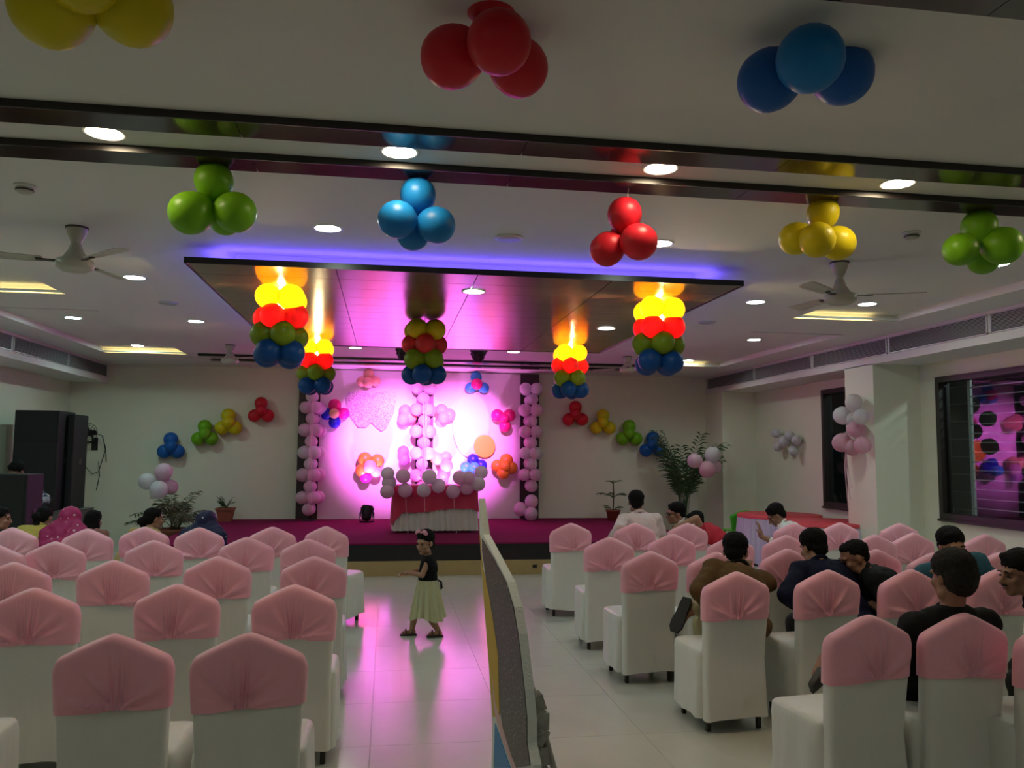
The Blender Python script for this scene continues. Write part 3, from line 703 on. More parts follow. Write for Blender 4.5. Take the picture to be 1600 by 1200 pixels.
RROWS = [[(1356, 960), (1505, 957), (1655, 965)], [(1150, 893), (1293, 890), (1422, 889), (1558, 889)], [(1016, 861), (1118, 862), (1230, 857), (1368, 858), (1458, 863), (1562, 862)], [(952, 839), (1050, 834), (1142, 838), (1228, 836), (1366, 835), (1426, 832), (1538, 834)], [(892, 817), (992, 817), (1074, 817), (1240, 817), (1312, 816), (1405, 817)]]
for r, row in enumerate(RROWS):
    for k, (px, py) in enumerate(row):
        rz = random.uniform(-.05, .05) + (.08 if r < 3 else 0)
        chair(px, py, rz, 'pink-sashed white chair %s, %s right of the aisle' % (ORD[k], rowname[r]), 'banquet chairs')

# ------------------------------------------------------------------ cake table on the stage
tY0, tY1, tX0, tX1, tZ = 12.62, 13.3, .13, 1.38, SZ + .72
tb = thing('cake_table', 'table on the stage under a crimson cloth and white skirt', 'table', ((tX0 + tX1) / 2, (tY0 + tY1) / 2, SZ))
box('tabletop', (-.6, -.31, .68), (.6, .31, .705), M['white'], tb)
for sx in (-.55, .55):
    for sy in (-.26, .26): box('leg', (sx - .02, sy - .02, 0), (sx + .02, sy + .02, .68), M['leg'], tb)
tc_ = thing('tablecloth', 'crimson cloth with pleated white skirt draped over the stage table', 'tablecloth', ((tX0 + tX1) / 2, (tY0 + tY1) / 2, SZ))
hx, hy = (tX1 - tX0) / 2, (tY1 - tY0) / 2
def pleat_loop(hx, hy, z, amp, n, ph=0):
    per = 4 * (hx + hy); N = n * 6; out = []
    for k in range(N):
        s = per * k / N
        if s < 2 * hx: x, y, nx_, ny_ = -hx + s, -hy, 0, -1
        elif s < 2 * hx + 2 * hy: x, y, nx_, ny_ = hx, -hy + s - 2 * hx, 1, 0
        elif s < 4 * hx + 2 * hy: x, y, nx_, ny_ = hx - (s - 2 * hx - 2 * hy), hy, 0, 1
        else: x, y, nx_, ny_ = -hx, hy - (s - 4 * hx - 2 * hy), -1, 0
        d = amp * math.sin(2 * PI * n * k / N + ph) + amp * .4 * math.sin(2 * PI * k * n / N * .31); out.append((x + nx_ * d, y + ny_ * d, z))
    return out
bm = bmesh.new(); loft(bm, [pleat_loop(hx + .015, hy + .015, .03, .022, 44), pleat_loop(hx + .008, hy + .008, .35, .016, 44), pleat_loop(hx, hy, .706, .005, 44)], False, False)
link('skirt', from_bm('skirt', bm, True), M['skirt'], tc_)
bm = bmesh.new(); L0 = []; N = 120
def hem(x, y): return .34 + .045 * (x / hx) - .13 * max(0, (-x / hx - .8) / .2) - .04 * max(0, (x / hx - .9) / .1) + .012 * math.sin(8 * x)
lo = pleat_loop(hx + .05, hy + .05, 0, .016, 17); hi = pleat_loop(hx + .025, hy + .025, .712, .003, 17); mid = pleat_loop(hx + .035, hy + .035, .5, .010, 17)
loft(bm, [[(x, y, hem(x, y)) for x, y, _ in lo], mid, [(x, y, .700) for x, y, _ in hi], [(x * .97, y * .97, .716) for x, y, _ in hi]])
link('overlay', from_bm('overlay', bm, True), M['redcloth'], tc_)
# balloons along the table's front edge, hung with ribbons
gar = [('white', 606, 740, 10.5), ('white', 608, 754, 11.5), ('lightpink', 605, 768, 11), ('lightpink', 630, 744, 11.5), ('lightpink', 633, 766, 11.5), ('white', 671, 745, 11.5), ('white', 662, 766, 11), ('white', 685, 759, 11.5), ('lightpink', 718, 746, 11), ('lightpink', 708, 768, 11), ('lightpink', 729, 762, 11.5), ('lightpink', 731, 747, 10.5), ('white', 747, 756, 11.5), ('white', 752, 738, 10.5)]
gp = [(c, PY(x, y, 12.42 + .05 * math.sin(i * 2.1)), r) for i, (c, x, y, r) in enumerate(gar)]
gc = sum((p for _, p, _ in gp), V()) / len(gp)
gt = thing('balloon_garland', 'row of white and pink balloons along the front edge of the stage table', 'balloons', gc)
for i, (c, p, r) in enumerate(gp): balloon(gt, c, p - gc, r * 12.4 / F, V((random.uniform(-.5, .5), 1, random.uniform(-.4, .6))))
for i in (4, 6, 9):
    p = gp[i][1]; tube_obj('ribbon', [p - gc + V((.01, -.02, -.09)), p - gc + V((.02, -.03, -.3)), p - gc + V((.06, -.02, -.6)), p - gc + V((.03, -.03, -.75))], .004, M['ribbon'], gt, 5)
# bunches of white and pink balloons
G5 = 'white and pink balloon bunches around the hall'
cluster('balloon_bunch', 'white and pale pink balloon bunch above the potted plant at left', 'balloons', G5, 13.6, [('white', 229, 752, 13, 0), ('lightpink', 256, 737, 13.5, 0), ('white', 248, 766, 14, -.12), ('lightpink', 266, 761, 12, .08)])
cluster('balloon_bunch', 'pink and white balloon bunch beside the tall palm', 'balloons', G5, 13.6, [('lightpink', 1085, 720, 11.5, 0), ('white', 1114, 710, 12.5, 0), ('pink', 1105, 734, 13, -.1), ('lightpink', 1117, 729, 11, .08)])
cluster('balloon_bunch', 'white and pink balloon bunch fixed to the right pillar with ribbons', 'balloons', G5, 0, [('white', 1334, 628, 13, 0), ('white', 1316, 649, 14, -.02), ('white', 1346, 651, 12.5, -.05), ('white', 1331, 656, 11, .05), ('pink', 1337, 671, 13, 0), ('pink', 1315, 692, 14.5, -.03), ('pink', 1348, 696, 13, -.05), ('pink', 1331, 700, 12, .05)], None, 6.1)
rb = bpy.data.objects['balloon_bunch.%03d' % (len([o for o in bpy.data.objects if o.name.startswith('balloon_bunch')]) - 1)]
for q in range(3): tube_obj('ribbon', [V((.05, .22 + .03 * q, -.05)), V((.03 + .02 * q, .26, -.5)), V((.05, .27 - .05 * q, -.75)), V((.02, .18 - .05 * q, -1.1 + .15 * q))], .006, M['ribbon'], rb, 5)
cluster('balloon_bunch', 'faint grey-white balloon bunch on the right side wall', 'balloons', G5, 0, [('clear', 1212, 677, 7.5, 0), ('clear', 1234, 681, 8, 0), ('clear', 1216, 698, 8, 0), ('clear', 1240, 705, 8, 0), ('clear', 1226, 690, 10, -.03), ('clear', 1245, 688, 8, .03)], None, 6.78)

# ------------------------------------------------------------------ foam cutout in the aisle, seen almost edge on
pa = PY(750, 800, 3.95); pb = PY(838, 1100, 2.75); pd = V((pb.x - pa.x, pb.y - pa.y, 0)).normalized(); pn = V((-pd.y, pd.x, 0))
if pn.x < 0: pn = -pn
def onp(px, py, off=0):
    d = ray(px, py); o_ = V((pa.x, pa.y, 0)) + pn * off; t_ = (o_ - EYE).dot(pn) / d.dot(pn); return EYE + d * t_
cut = thing('foam_cutout', 'tall white foam cutout board with dark glitter face standing edge-on in the aisle', 'cutout', (0, 0, 0))
outer = [(748, 779), (751, 801), (755, 835), (772, 868), (793, 909), (804, 948), (811, 990), (816, 1032), (821, 1077), (825, 1123), (825, 1160), (832, 1196)]
far = [(748, 779), (750, 850), (755, 930), (764, 1046), (769, 1130), (768, 1200)]
op = [onp(*q) for q in outer]; fp = [onp(*q) for q in far]
op += [V((op[-1].x, op[-1].y, z)) + pd * .02 * k for k, z in ((0, .35), (-1, .15), (-2, 0.0))]; fp += [V((fp[-1].x, fp[-1].y, .3)), V((fp[-1].x, fp[-1].y, 0))]
loop = op + fp[1:][::-1]
TH = .032
bm = bmesh.new(); a = [bm.verts.new(p) for p in loop]; b = [bm.verts.new(p + pn * TH) for p in loop]
bm.faces.new(a); bm.faces.new(b[::-1])
for i in range(len(a)): bm.faces.new((a[i], a[(i + 1) % len(a)], b[(i + 1) % len(a)], b[i]))
link('foam_body', from_bm('foam_body', bm), M['foam'], cut)
def facepatch(name, pix, m, lift, extra=()):
    pts = [onp(*q, off=-lift) for q in pix] + list(extra)
    bm = bmesh.new(); A = [bm.verts.new(p) for p in pts]; B = [bm.verts.new(p + pn * (lift - .0005)) for p in pts]; bm.faces.new(A); bm.faces.new(B[::-1])
    for i in range(len(A)): bm.faces.new((A[i], A[(i + 1) % len(A)], B[(i + 1) % len(A)], B[i]))
    return link(name, from_bm(name, bm), m, cut)
facepatch('glitter_face', [(753, 842), (771, 872), (791, 911), (802, 949), (809, 991), (814, 1033), (819, 1078), (823, 1123), (823, 1160), (828, 1196), (806, 1200), (788, 1150), (781, 1112), (778, 1025), (771, 976), (762, 927), (753, 860)], M['glitter'], .003)
facepatch('yellow_band', [(749, 835), (753, 885), (763, 927), (771, 976), (778, 1025), (780, 1112), (777, 1120), (770, 1120), (764.5, 1046), (755.5, 930)], M['yellowpaint'], .004)
facepatch('pink_outline', [(768, 1050), (774, 1100), (784, 1135), (798, 1180), (806, 1200), (800, 1200), (782, 1150), (772, 1110)], M['pinkpaint'], .005)
facepatch('blue_patch', [(773, 1130), (780, 1150), (790, 1180), (797, 1200), (771, 1200)], M['bluepaint'], .004)
bm = bmesh.new(); rr_ = random.Random(4)
for k in range(9):
    p = onp(838, 1098 + 14 * k, .07) ; mx_ = Matrix.Translation(p + pn * rr_.uniform(-.01, .02)) @ Euler((rr_.random() * 3, rr_.random() * 3, rr_.random() * 3)).to_matrix().to_4x4(); box_bm(bm, (-.03, -.022, -.03), (.03, .022, .03), mx_)
bo = link('broken_backing', from_bm('broken_backing', bm), M['cutback'], cut); bo['kind'] = 'stuff'
tube_obj('prop_strut', [V((op[6].x, op[6].y, .85)) + pn * TH, V((op[6].x, op[6].y, .0)) + pn * .28], .012, M['cutback'], cut, 6)

# ------------------------------------------------------------------ round tables at the right wall
def round_table(x, y, r, label, l2):
    t = thing('round_table', label, 'table', (x, y, 0), 0, 'round tables')
    lathe_obj('tabletop', [(0, .72), (r, .72), (r, .742), (0, .742)], M['white'], t, 40); lathe_obj('pedestal', [(.25, 0), (.25, .02), (.05, .06), (.04, .72)], M['leg'], t, 20)
    c = thing('tablecloth', l2, 'tablecloth', (x, y, 0), 0, 'round tablecloths')
    bm = bmesh.new(); loops = []
    for z, rr, am in ((.03, r + .05, .025), (.4, r + .03, .018), (.70, r + .012, .004)):
        loops.append([((rr + am * math.sin(46 * a_)) * math.cos(a_), (rr + am * math.sin(46 * a_)) * math.sin(a_), z) for a_ in [2 * PI * k / 230 for k in range(230)]])
    loft(bm, loops, False, False); link('skirt', from_bm('skirt', bm, True), M['lilac'], c)
    lathe_obj('top_cloth', [(r + .02, .70), (r + .018, .74), (r + .005, .75), (0, .752)], M['redtop'], c, 48)
for (px, py), r, l, l2 in (((1238, 803), .62, 'round table near the corner pillar under a red cloth', 'red cloth with lilac skirt on the round table near the corner pillar'), ((1318, 814), .62, 'round table below the narrow window under a red cloth', 'red cloth with lilac skirt on the round table below the narrow window')):
    p = PZ(px, py, .75); p = p if p.y < 12.6 else PZ(px, py + 3, .75)
    round_table(min(p.x, 6.1), p.y, r, l, l2)
# green moulded plastic chair in the corner
gx = PY(1156, 812, 13.0); gc_ = thing('plastic_chair', 'bright green plastic chair by the corner pillar', 'chair', (gx.x, gx.y, 0))
bm = bmesh.new()
nb = 12; rows = []
for j in range(6):
    row = []
    for i in range(nb + 1):
        u = -1 + 2 * i / nb; z = .40 + (.36 - .10 * u * u) * j / 5; row.append(bm.verts.new((u * (.21 + .01 * j), -.2 + .06 * u * u - .02 * j / 5 - .02, z)))
    rows.append(row)
for A, B in zip(rows, rows[1:]):
    for i in range(nb): bm.faces.new((A[i], A[i + 1], B[i + 1], B[i]))
bmesh.ops.solidify(bm, geom=bm.faces[:], thickness=.012); link('backrest', from_bm('backrest', bm, True), M['greenplastic'], gc_)
box('seat', (-.22, -.2, .40), (.22, .22, .425), M['greenplastic'], gc_, .01)
for sx in (-1, 1):
    for sy in (-1, 1): tube_obj('leg', [(sx * .19, sy * .18, .41), (sx * .23, sy * .22, 0)], .018, M['greenplastic'], gc_, 6)

# ------------------------------------------------------------------ plants
def pot(t, r, h, m=None): lathe_obj('pot', [(0, 0), (r * .72, 0), (r * .98, h * .86), (r * 1.08, h * .87), (r * 1.08, h), (r * .94, h), (r * .9, h * .9), (0, h * .88)], m or M['terra'], t, 24)
def frond(t, base, az, length, lean, m, seed, leaf=.2, n=11, w_=.018, arch=1.0):
    r = random.Random(seed); pts = []; p = V(base); d = V((math.cos(az) * math.sin(lean), math.sin(az) * math.sin(lean), math.cos(lean))); bm = bmesh.new()
    nseg = 10; L = length / nseg; pos = [p.copy()]; dirs = []
    for k in range(nseg):
        lean2 = lean + arch * (k / nseg) ** 1.6; d = V((math.cos(az) * math.sin(lean2), math.sin(az) * math.sin(lean2), math.cos(lean2))); p = p + d * L; pos.append(p.copy()); dirs.append(d)
    tube(bm, pos, [.008 * (1 - .8 * k / nseg) for k in range(nseg + 1)], 5)
    for k in range(n):
        f = .42 + .58 * k / (n - 1); idx = min(nseg - 1, int(f * nseg)); q = pos[idx].lerp(pos[idx + 1], f * nseg - idx) if idx < nseg else pos[-1]; d = dirs[idx]
        side = d.cross(V((0, 0, 1)));  side = side.normalized() if side.length > .01 else V((1, 0, 0))
        for s in (-1, 1):
            ld = (side * s * .8 + d * .7 + V((0, 0, r.uniform(-.35, .1)))).normalized(); ll = leaf * (1 - .5 * abs(f - .65) / .4) * r.uniform(.8, 1.1); nrm = ld.cross(d).normalized(); wv = nrm.cross(ld).normalized() * w_
            mid = q + ld * ll * .5; tip = q + ld * ll + V((0, 0, -.25 * ll))
            a, b, c, e = [bm.verts.new(x) for x in (q, mid + wv * .5, tip, mid - wv * .5)]; bm.faces.new((a, b, c, e))
    return link('frond', from_bm('frond', bm, False, False), m, t)
pp = PY(1068, 760, 14.3); t = thing('potted_palm', 'tall potted palm behind the men at the right end of the stage', 'plant', (pp.x, 14.3, 0)); pot(t, .2, .36)
for k in range(24): frond(t, (random.uniform(-.06, .06), random.uniform(-.06, .06), .33), random.uniform(0, 2 * PI), random.uniform(1.35, 1.9), random.uniform(.02, .16), M['leaf'], k, .34, 15, .034, random.uniform(.3, 1.3))
pp = PY(272, 830, 13.8); t = thing('potted_plant', 'large pot with drooping brownish plant left of the stage', 'plant', (pp.x, 13.8, 0)); pot(t, .25, .42)
for k in range(26): frond(t, (random.uniform(-.08, .08), random.uniform(-.08, .08), .38), random.uniform(0, 2 * PI), random.uniform(.45, 1.0), random.uniform(.15, .9), M['dryleaf'], 40 + k, .22, 9, .034, 1.2)
pp = PY(352, 815, 14.9); t = thing('potted_plant', 'small plant in a square clay pot on the stage\'s left edge', 'plant', (max(pp.x, -2.85), 14.9, SZ))
bm = bmesh.new(); loft(bm, [[(x * s, y * s, z) for x, y in ((-1, -1), (1, -1), (1, 1), (-1, 1))] for z, s in ((0, .10), (.2, .135), (.2, .15), (.235, .15), (.235, .125), (.20, .12))], True); link('pot', from_bm('pot', bm), M['terra'], t)
for k in range(12): frond(t, (random.uniform(-.05, .05), random.uniform(-.05, .05), .2), random.uniform(0, 2 * PI), random.uniform(.14, .26), random.uniform(.1, .8), M['leaf'], 70 + k, .08, 5, .02, .8)
pp = PY(958, 805, 14.7); t = thing('potted_plant', 'small potted plant with tiered leaves on the right of the stage', 'plant', (pp.x, 14.7, SZ)); pot(t, .13, .2)
tube_obj('stem', [(0, 0, .17), (.01, 0, .5), (0, 0, .72)], .012, M['dryleaf'], t, 6)
for k in range(5): frond(t, (0, 0, .42), k * 1.25 + .2, random.uniform(.25, .36), 1.0, M['leaf'], 100 + k, .10, 6, .03, .9)
for k in range(5): frond(t, (0, 0, .68), k * 1.3, random.uniform(.14, .2), .9, M['leaf'], 110 + k, .07, 5, .02, 1.0)
for k in range(4): frond(t, (0, 0, .18), k * 1.6 + .5, random.uniform(.2, .3), .9, M['leaf'], 120 + k, .09, 5, .025, .9)

# ------------------------------------------------------------------ sound corner at the left wall
def cabinet(name, label, x0, x1, y0, y1, z0, z1, group=None, n=2):
    t = thing(name, label, 'speaker', ((x0 + x1) / 2, (y0 + y1) / 2, z0), 0, group); hx, hy, h = (x1 - x0) / 2, (y1 - y0) / 2, z1 - z0
    box('cabinet', (-hx, -hy, 0), (hx, hy, h), M['black'], t, .012)
    for k in range(n):
        a, b = h * k / n + .03, h * (k + 1) / n - .03
        box('grille', (-hx + .03, -hy - .012, a), (hx - .03, -hy, b), M['blackmesh'], t)
    for sx in (-1, 1): box('handle', (sx * hx - .006, -.06, h * .5 - .04), (sx * hx + .006, .06, h * .5 + .04), M['frame'], t)
    return t
ys = 12.6
xa, xb, xc = PY(20, 700, ys).x, PY(92, 700, ys).x, PY(117, 700, ys + .3).x
XLm = XL + .02
cabinet('loudspeaker', 'tall black loudspeaker cabinet against the left wall', max(XLm, xa), xb - .01, ys, ys + .6, .78, PY(60, 641, ys).z, 'tall loudspeakers', 3)
cabinet('loudspeaker', 'narrower tall black loudspeaker on the grey case', xb + .01, xc, ys + .25, ys + .8, .78, PY(105, 647, ys + .25).z, 'tall loudspeakers', 3)
t = thing('equipment_case', 'grey equipment case under the loudspeakers', 'case', ((XLm + xc) / 2 + .065, ys + .4, 0)); hx = (xc - XLm) / 2 + .06
box('body', (-hx, -.42, 0), (hx, .45, .765), M['greycase'], t, .01); box('lid', (-hx - .005, -.425, .765), (hx + .005, .455, .78), M['greycase'], t)
for k in range(3): box('door_seam', (-hx + .3 + k * .35, -.424, .04), (-hx + .31 + k * .35, -.42, .74), M['black'], t)
for k in range(2): box('latch', (-hx + .5 + k * .4, -.435, .5), (-hx + .55 + k * .4, -.42, .56), M['grille'], t)
yb_ = 10.2; x0_, x1_ = PY(-50, 760, yb_).x, PY(43, 760, yb_).x
cabinet('loudspeaker', 'black monitor speaker in front of the sound operator', x0_, x1_, yb_, yb_ + .45, .45, PY(20, 741, yb_).z, 'monitor speakers', 1)
t = thing('sound_desk', 'black sound desk carrying the monitor speaker', 'desk', ((x0_ + x1_) / 2, yb_ + .35, 0)); box('desk_top', (-.55, -.4, .42), (.55, .4, .45), M['black'], t)
for sx in (-1, 1): box('side_panel', (sx * .53 - .02, -.38, 0), (sx * .53 + .02, .38, .42), M['black'], t)
box('front_panel', (-.51, -.36, .05), (.51, -.34, .42), M['black'], t)
# wall fan with dangling cables
wf = PY(138, 676, 15.0); t = thing('wall_fan', 'dark wall-mounted fan with dangling cables beside the loudspeakers', 'fan', (wf.x, 15.0, wf.z))
qf = Matrix.Rotation(R_(90), 4, 'X') @ Matrix.Rotation(R_(25), 4, 'Y')
bm = bmesh.new()
for rad in (.05, .09, .13, .165):
    for yy in (-.05 - .02 * (1 - rad / .165),): tube(bm, [(rad * math.cos(a), yy, rad * math.sin(a)) for a in [2 * PI * k / 20 for k in range(21)]], .004, 5, False)
for k in range(14): a = 2 * PI * k / 14; tube(bm, [(.03 * math.cos(a), -.075, .03 * math.sin(a)), (.165 * math.cos(a), -.05, .165 * math.sin(a)), (.15 * math.cos(a), .04, .15 * math.sin(a))], .003, 4)
link('cage', from_bm('cage', bm, True), M['black'], t)
for k in range(3):
    bm = bmesh.new(); a = k * 2 * PI / 3; mx_ = Matrix.Rotation(a, 4, 'Y') @ Matrix.Rotation(.5, 4, 'X'); box_bm(bm, (.02, -.004, -.045), (.14, .004, .045), mx_); o = link('blade', from_bm('blade', bm), M['black'], t); o.location = (0, -.01, 0)
lathe_obj('motor', [(0, -.03), (.05, -.03), (.06, .06), (.03, .12), (0, .12)], M['black'], t, 16, None, Matrix.Rotation(R_(-90), 4, 'X'))
bm = bmesh.new(); tube(bm, [(0, .1, 0), (0, .2, -.06), (0, .34, -.18)], .018, 8); box_bm(bm, (-.05, .33, -.3), (.05, .35, -.08)); tube(bm, [(-.02, .3, -.16), (-.42, .3, -.18)], .012, 6); link('bracket', from_bm('bracket', bm), M['black'], t)
for pts in ([(.05, .1, .0), (.17, .2, -.05), (.2, .28, -.3), (.1, .3, -.68), (.0, .3, -.72), (-.1, .3, -.62), (-.3, .3, -.2)], [(.16, .2, -.04), (.21, .25, -.25), (.22, .3, -.5)], [(.1, .28, -.5), (.12, .3, -.75), (.08, .3, -1.0)]): tube_obj('cable', pts, .007, M['black'], t, 5)
# ------------------------------------------------------------------ people
DG = bpy.context
def cap_bm(bm, p0, p1, r0, r1, n=14):
    p0, p1 = V(p0), V(p1); d = p1 - p0; L = d.length
    if L < 1e-5: d = V((0, 0, 1)); L = 1e-4
    prof = [(r0 * math.sin(a), -r0 * math.cos(a)) for a in [PI / 2 * k / 4 for k in range(5)]] + [(r1 * math.cos(a), L + r1 * math.sin(a)) for a in [PI / 2 * k / 4 for k in range(5)]]
    lathe(bm, prof, n, Matrix.Translation(p0) @ zto(d))
def ell_bm(bm, c, r, q=None, n=18):
    prof = [(math.sin(a), -math.cos(a)) for a in [PI * k / 10 for k in range(11)]]; prof[0] = (0, -1); prof[-1] = (0, 1)
    m_ = Matrix.Translation(V(c)) @ (q if q is not None else Matrix.Identity(4)) @ Matrix.Diagonal((*r, 1)); lathe(bm, prof, n, m_)
def vox(name, pieces, voxel, m, parent, smooth=4, fold=0, fold_size=.1, seed=0):
    bm = bmesh.new()
    for p in pieces:
        if p[0] == 'c': cap_bm(bm, *p[1:])
        else: ell_bm(bm, *p[1:])
    bmesh.ops.recalc_face_normals(bm, faces=bm.faces)
    me = bpy.data.meshes.new('tmp'); bm.to_mesh(me); bm.free()
    o = bpy.data.objects.new('tmp', me); COL.objects.link(o)
    md = o.modifiers.new('r', 'REMESH'); md.mode = 'VOXEL'; md.voxel_size = voxel
    if smooth: sm = o.modifiers.new('s', 'SMOOTH'); sm.iterations = smooth; sm.factor = .5
    dg = bpy.context.evaluated_depsgraph_get(); out = bpy.data.meshes.new_from_object(o.evaluated_get(dg)); bpy.data.objects.remove(o); bpy.data.meshes.remove(me)
    out.materials.clear(); out.materials.append(m); out.name = name
    if fold:
        nv = len(out.vertices); co = [0.0] * (nv * 3); out.vertices.foreach_get('co', co); no = [0.0] * (nv * 3); out.vertices.foreach_get('normal', no)
        for i in range(nv):
            p = V((co[3 * i] / fold_size + seed * 7.3, co[3 * i + 1] / fold_size, co[3 * i + 2] / (fold_size * 1.6)))
            f = (abs(noise.noise(p)) * 1.4 + .5 * noise.noise(p * 2.3) - .3) * fold
            for k in range(3): co[3 * i + k] += no[3 * i + k] * f
        out.vertices.foreach_set('co', co)
    for p in out.polygons: p.use_smooth = True
    return link(name, out, None, parent)
def ik(a, t, l0, l1, pole):
    a, t = V(a), V(t); d = t - a; L = d.length; mx_ = (l0 + l1) * .995
    if L > mx_: t = a + d * (mx_ / L); d = t - a; L = mx_
    L = max(L, abs(l0 - l1) + .02); dn = d.normalized(); x = (l0 * l0 - l1 * l1 + L * L) / (2 * L); h = math.sqrt(max(0, l0 * l0 - x * x))
    pl = V(pole); pl = pl - dn * pl.dot(dn); pl = pl.normalized() if pl.length > 1e-4 else dn.orthogonal().normalized()
    return a + dn * x + pl * h, t
def hand(pieces, wrist, dirv, palm_n, s, curl=.5, thumb=1):
    d = V(dirv).normalized(); n = V(palm_n); n = (n - d * n.dot(d)).normalized(); w_ = d.cross(n).normalized() * thumb
    q = Matrix((w_, d, n)).transposed().to_4x4(); c = V(wrist) + d * .05 * s
    pieces.append(('e', c, (.040 * s, .052 * s, .016 * s), q)); pieces.append(('c', V(wrist), c, .026 * s, .028 * s))
    for k, (off, ln) in enumerate(((-.033, .058), (-.011, .074), (.011, .080), (.033, .072))):
        b = c + w_ * off * s + d * .04 * s; a1 = curl * .6; p1 = b + (d * math.cos(a1) + n * math.sin(a1)) * ln * .5 * s; a2 = curl * 1.6; p2 = p1 + (d * math.cos(a2) + n * math.sin(a2)) * ln * .5 * s
        pieces.append(('c', b, p1, .0088 * s, .0082 * s)); pieces.append(('c', p1, p2, .0082 * s, .0068 * s))
    b = c + w_ * .030 * s - d * .018 * s; p1 = b + (w_ * .7 + d * .6 + n * .25).normalized() * .042 * s; p2 = p1 + (d * .85 + w_ * .1 + n * .4).normalized() * .032 * s
    pieces.append(('c', b, p1, .013 * s, .010 * s)); pieces.append(('c', p1, p2, .010 * s, .0075 * s))
def head_pieces(H, s):
    def e(c, r): return ('e', H @ (V(c) * s), tuple(x * s for x in r), H.to_3x3().to_4x4())
    def c_(a, b, r0, r1): return ('c', H @ (V(a) * s), H @ (V(b) * s), r0 * s, r1 * s)
    P = [e((0, -.012, .03), (.074, .094, .085)), e((0, .028, -.04), (.058, .062, .072)), e((0, .058, -.092), (.028, .026, .022)), c_((-.04, .02, -.075), (.04, .02, -.075), .028, .028),
         c_((0, .088, .004), (0, .110, -.032), .0095, .013), e((0, .096, -.036), (.019, .012, .010)), e((0, .076, .022), (.052, .018, .011)), e((0, .083, -.062), (.023, .012, .006)), e((0, .081, -.073), (.020, .012, .006)),
         e((-.036, .064, -.026), (.024, .02, .02)), e((.036, .064, -.026), (.024, .02, .02))]
    for sx in (-1, 1): P += [e((sx * .077, -.004, -.008), (.010, .020, .032)), e((sx * .072, -.0, -.012), (.012, .012, .018))]
    return P
def hair_pieces(H, s, kind):
    def e(c, r): return ('e', H @ (V(c) * s), tuple(x * s for x in r), H.to_3x3().to_4x4())
    P = [e((0, -.022, .046), (.083, .099, .081)), e((0, -.062, -.004), (.068, .048, .070)), e((0, .018, .088), (.062, .056, .031)), e((-.066, -.012, .012), (.016, .030, .042)), e((.066, -.012, .012), (.016, .030, .042))]
    if kind == 'full': P += [e((0, -.02, .06), (.09, .10, .08)), e((.02, .04, .094), (.048, .038, .024))]
    if kind == 'crop': P = [e((0, -.024, .040), (.0795, .094, .080)), e((0, -.062, -.002), (.064, .042, .06)), e((0, .008, .078), (.066, .068, .036))]
    if kind == 'thick': P += [e((0, -.05, .01), (.084, .075, .10)), e((0, -.02, .055), (.09, .102, .08))]
    if kind == 'long': P += [e((0, -.05, -.0), (.088, .07, .11)), e((0, -.085, -.16), (.095, .045, .20)), e((-.07, -.03, -.08), (.022, .04, .12)), e((.07, -.03, -.08), (.022, .04, .12))]
    if kind == 'bun': P += [e((0, -.05, .0), (.082, .07, .09)), e((0, -.13, -.03), (.05, .045, .05)), e((0, -.09, -.1), (.04, .04, .07))]
    return P
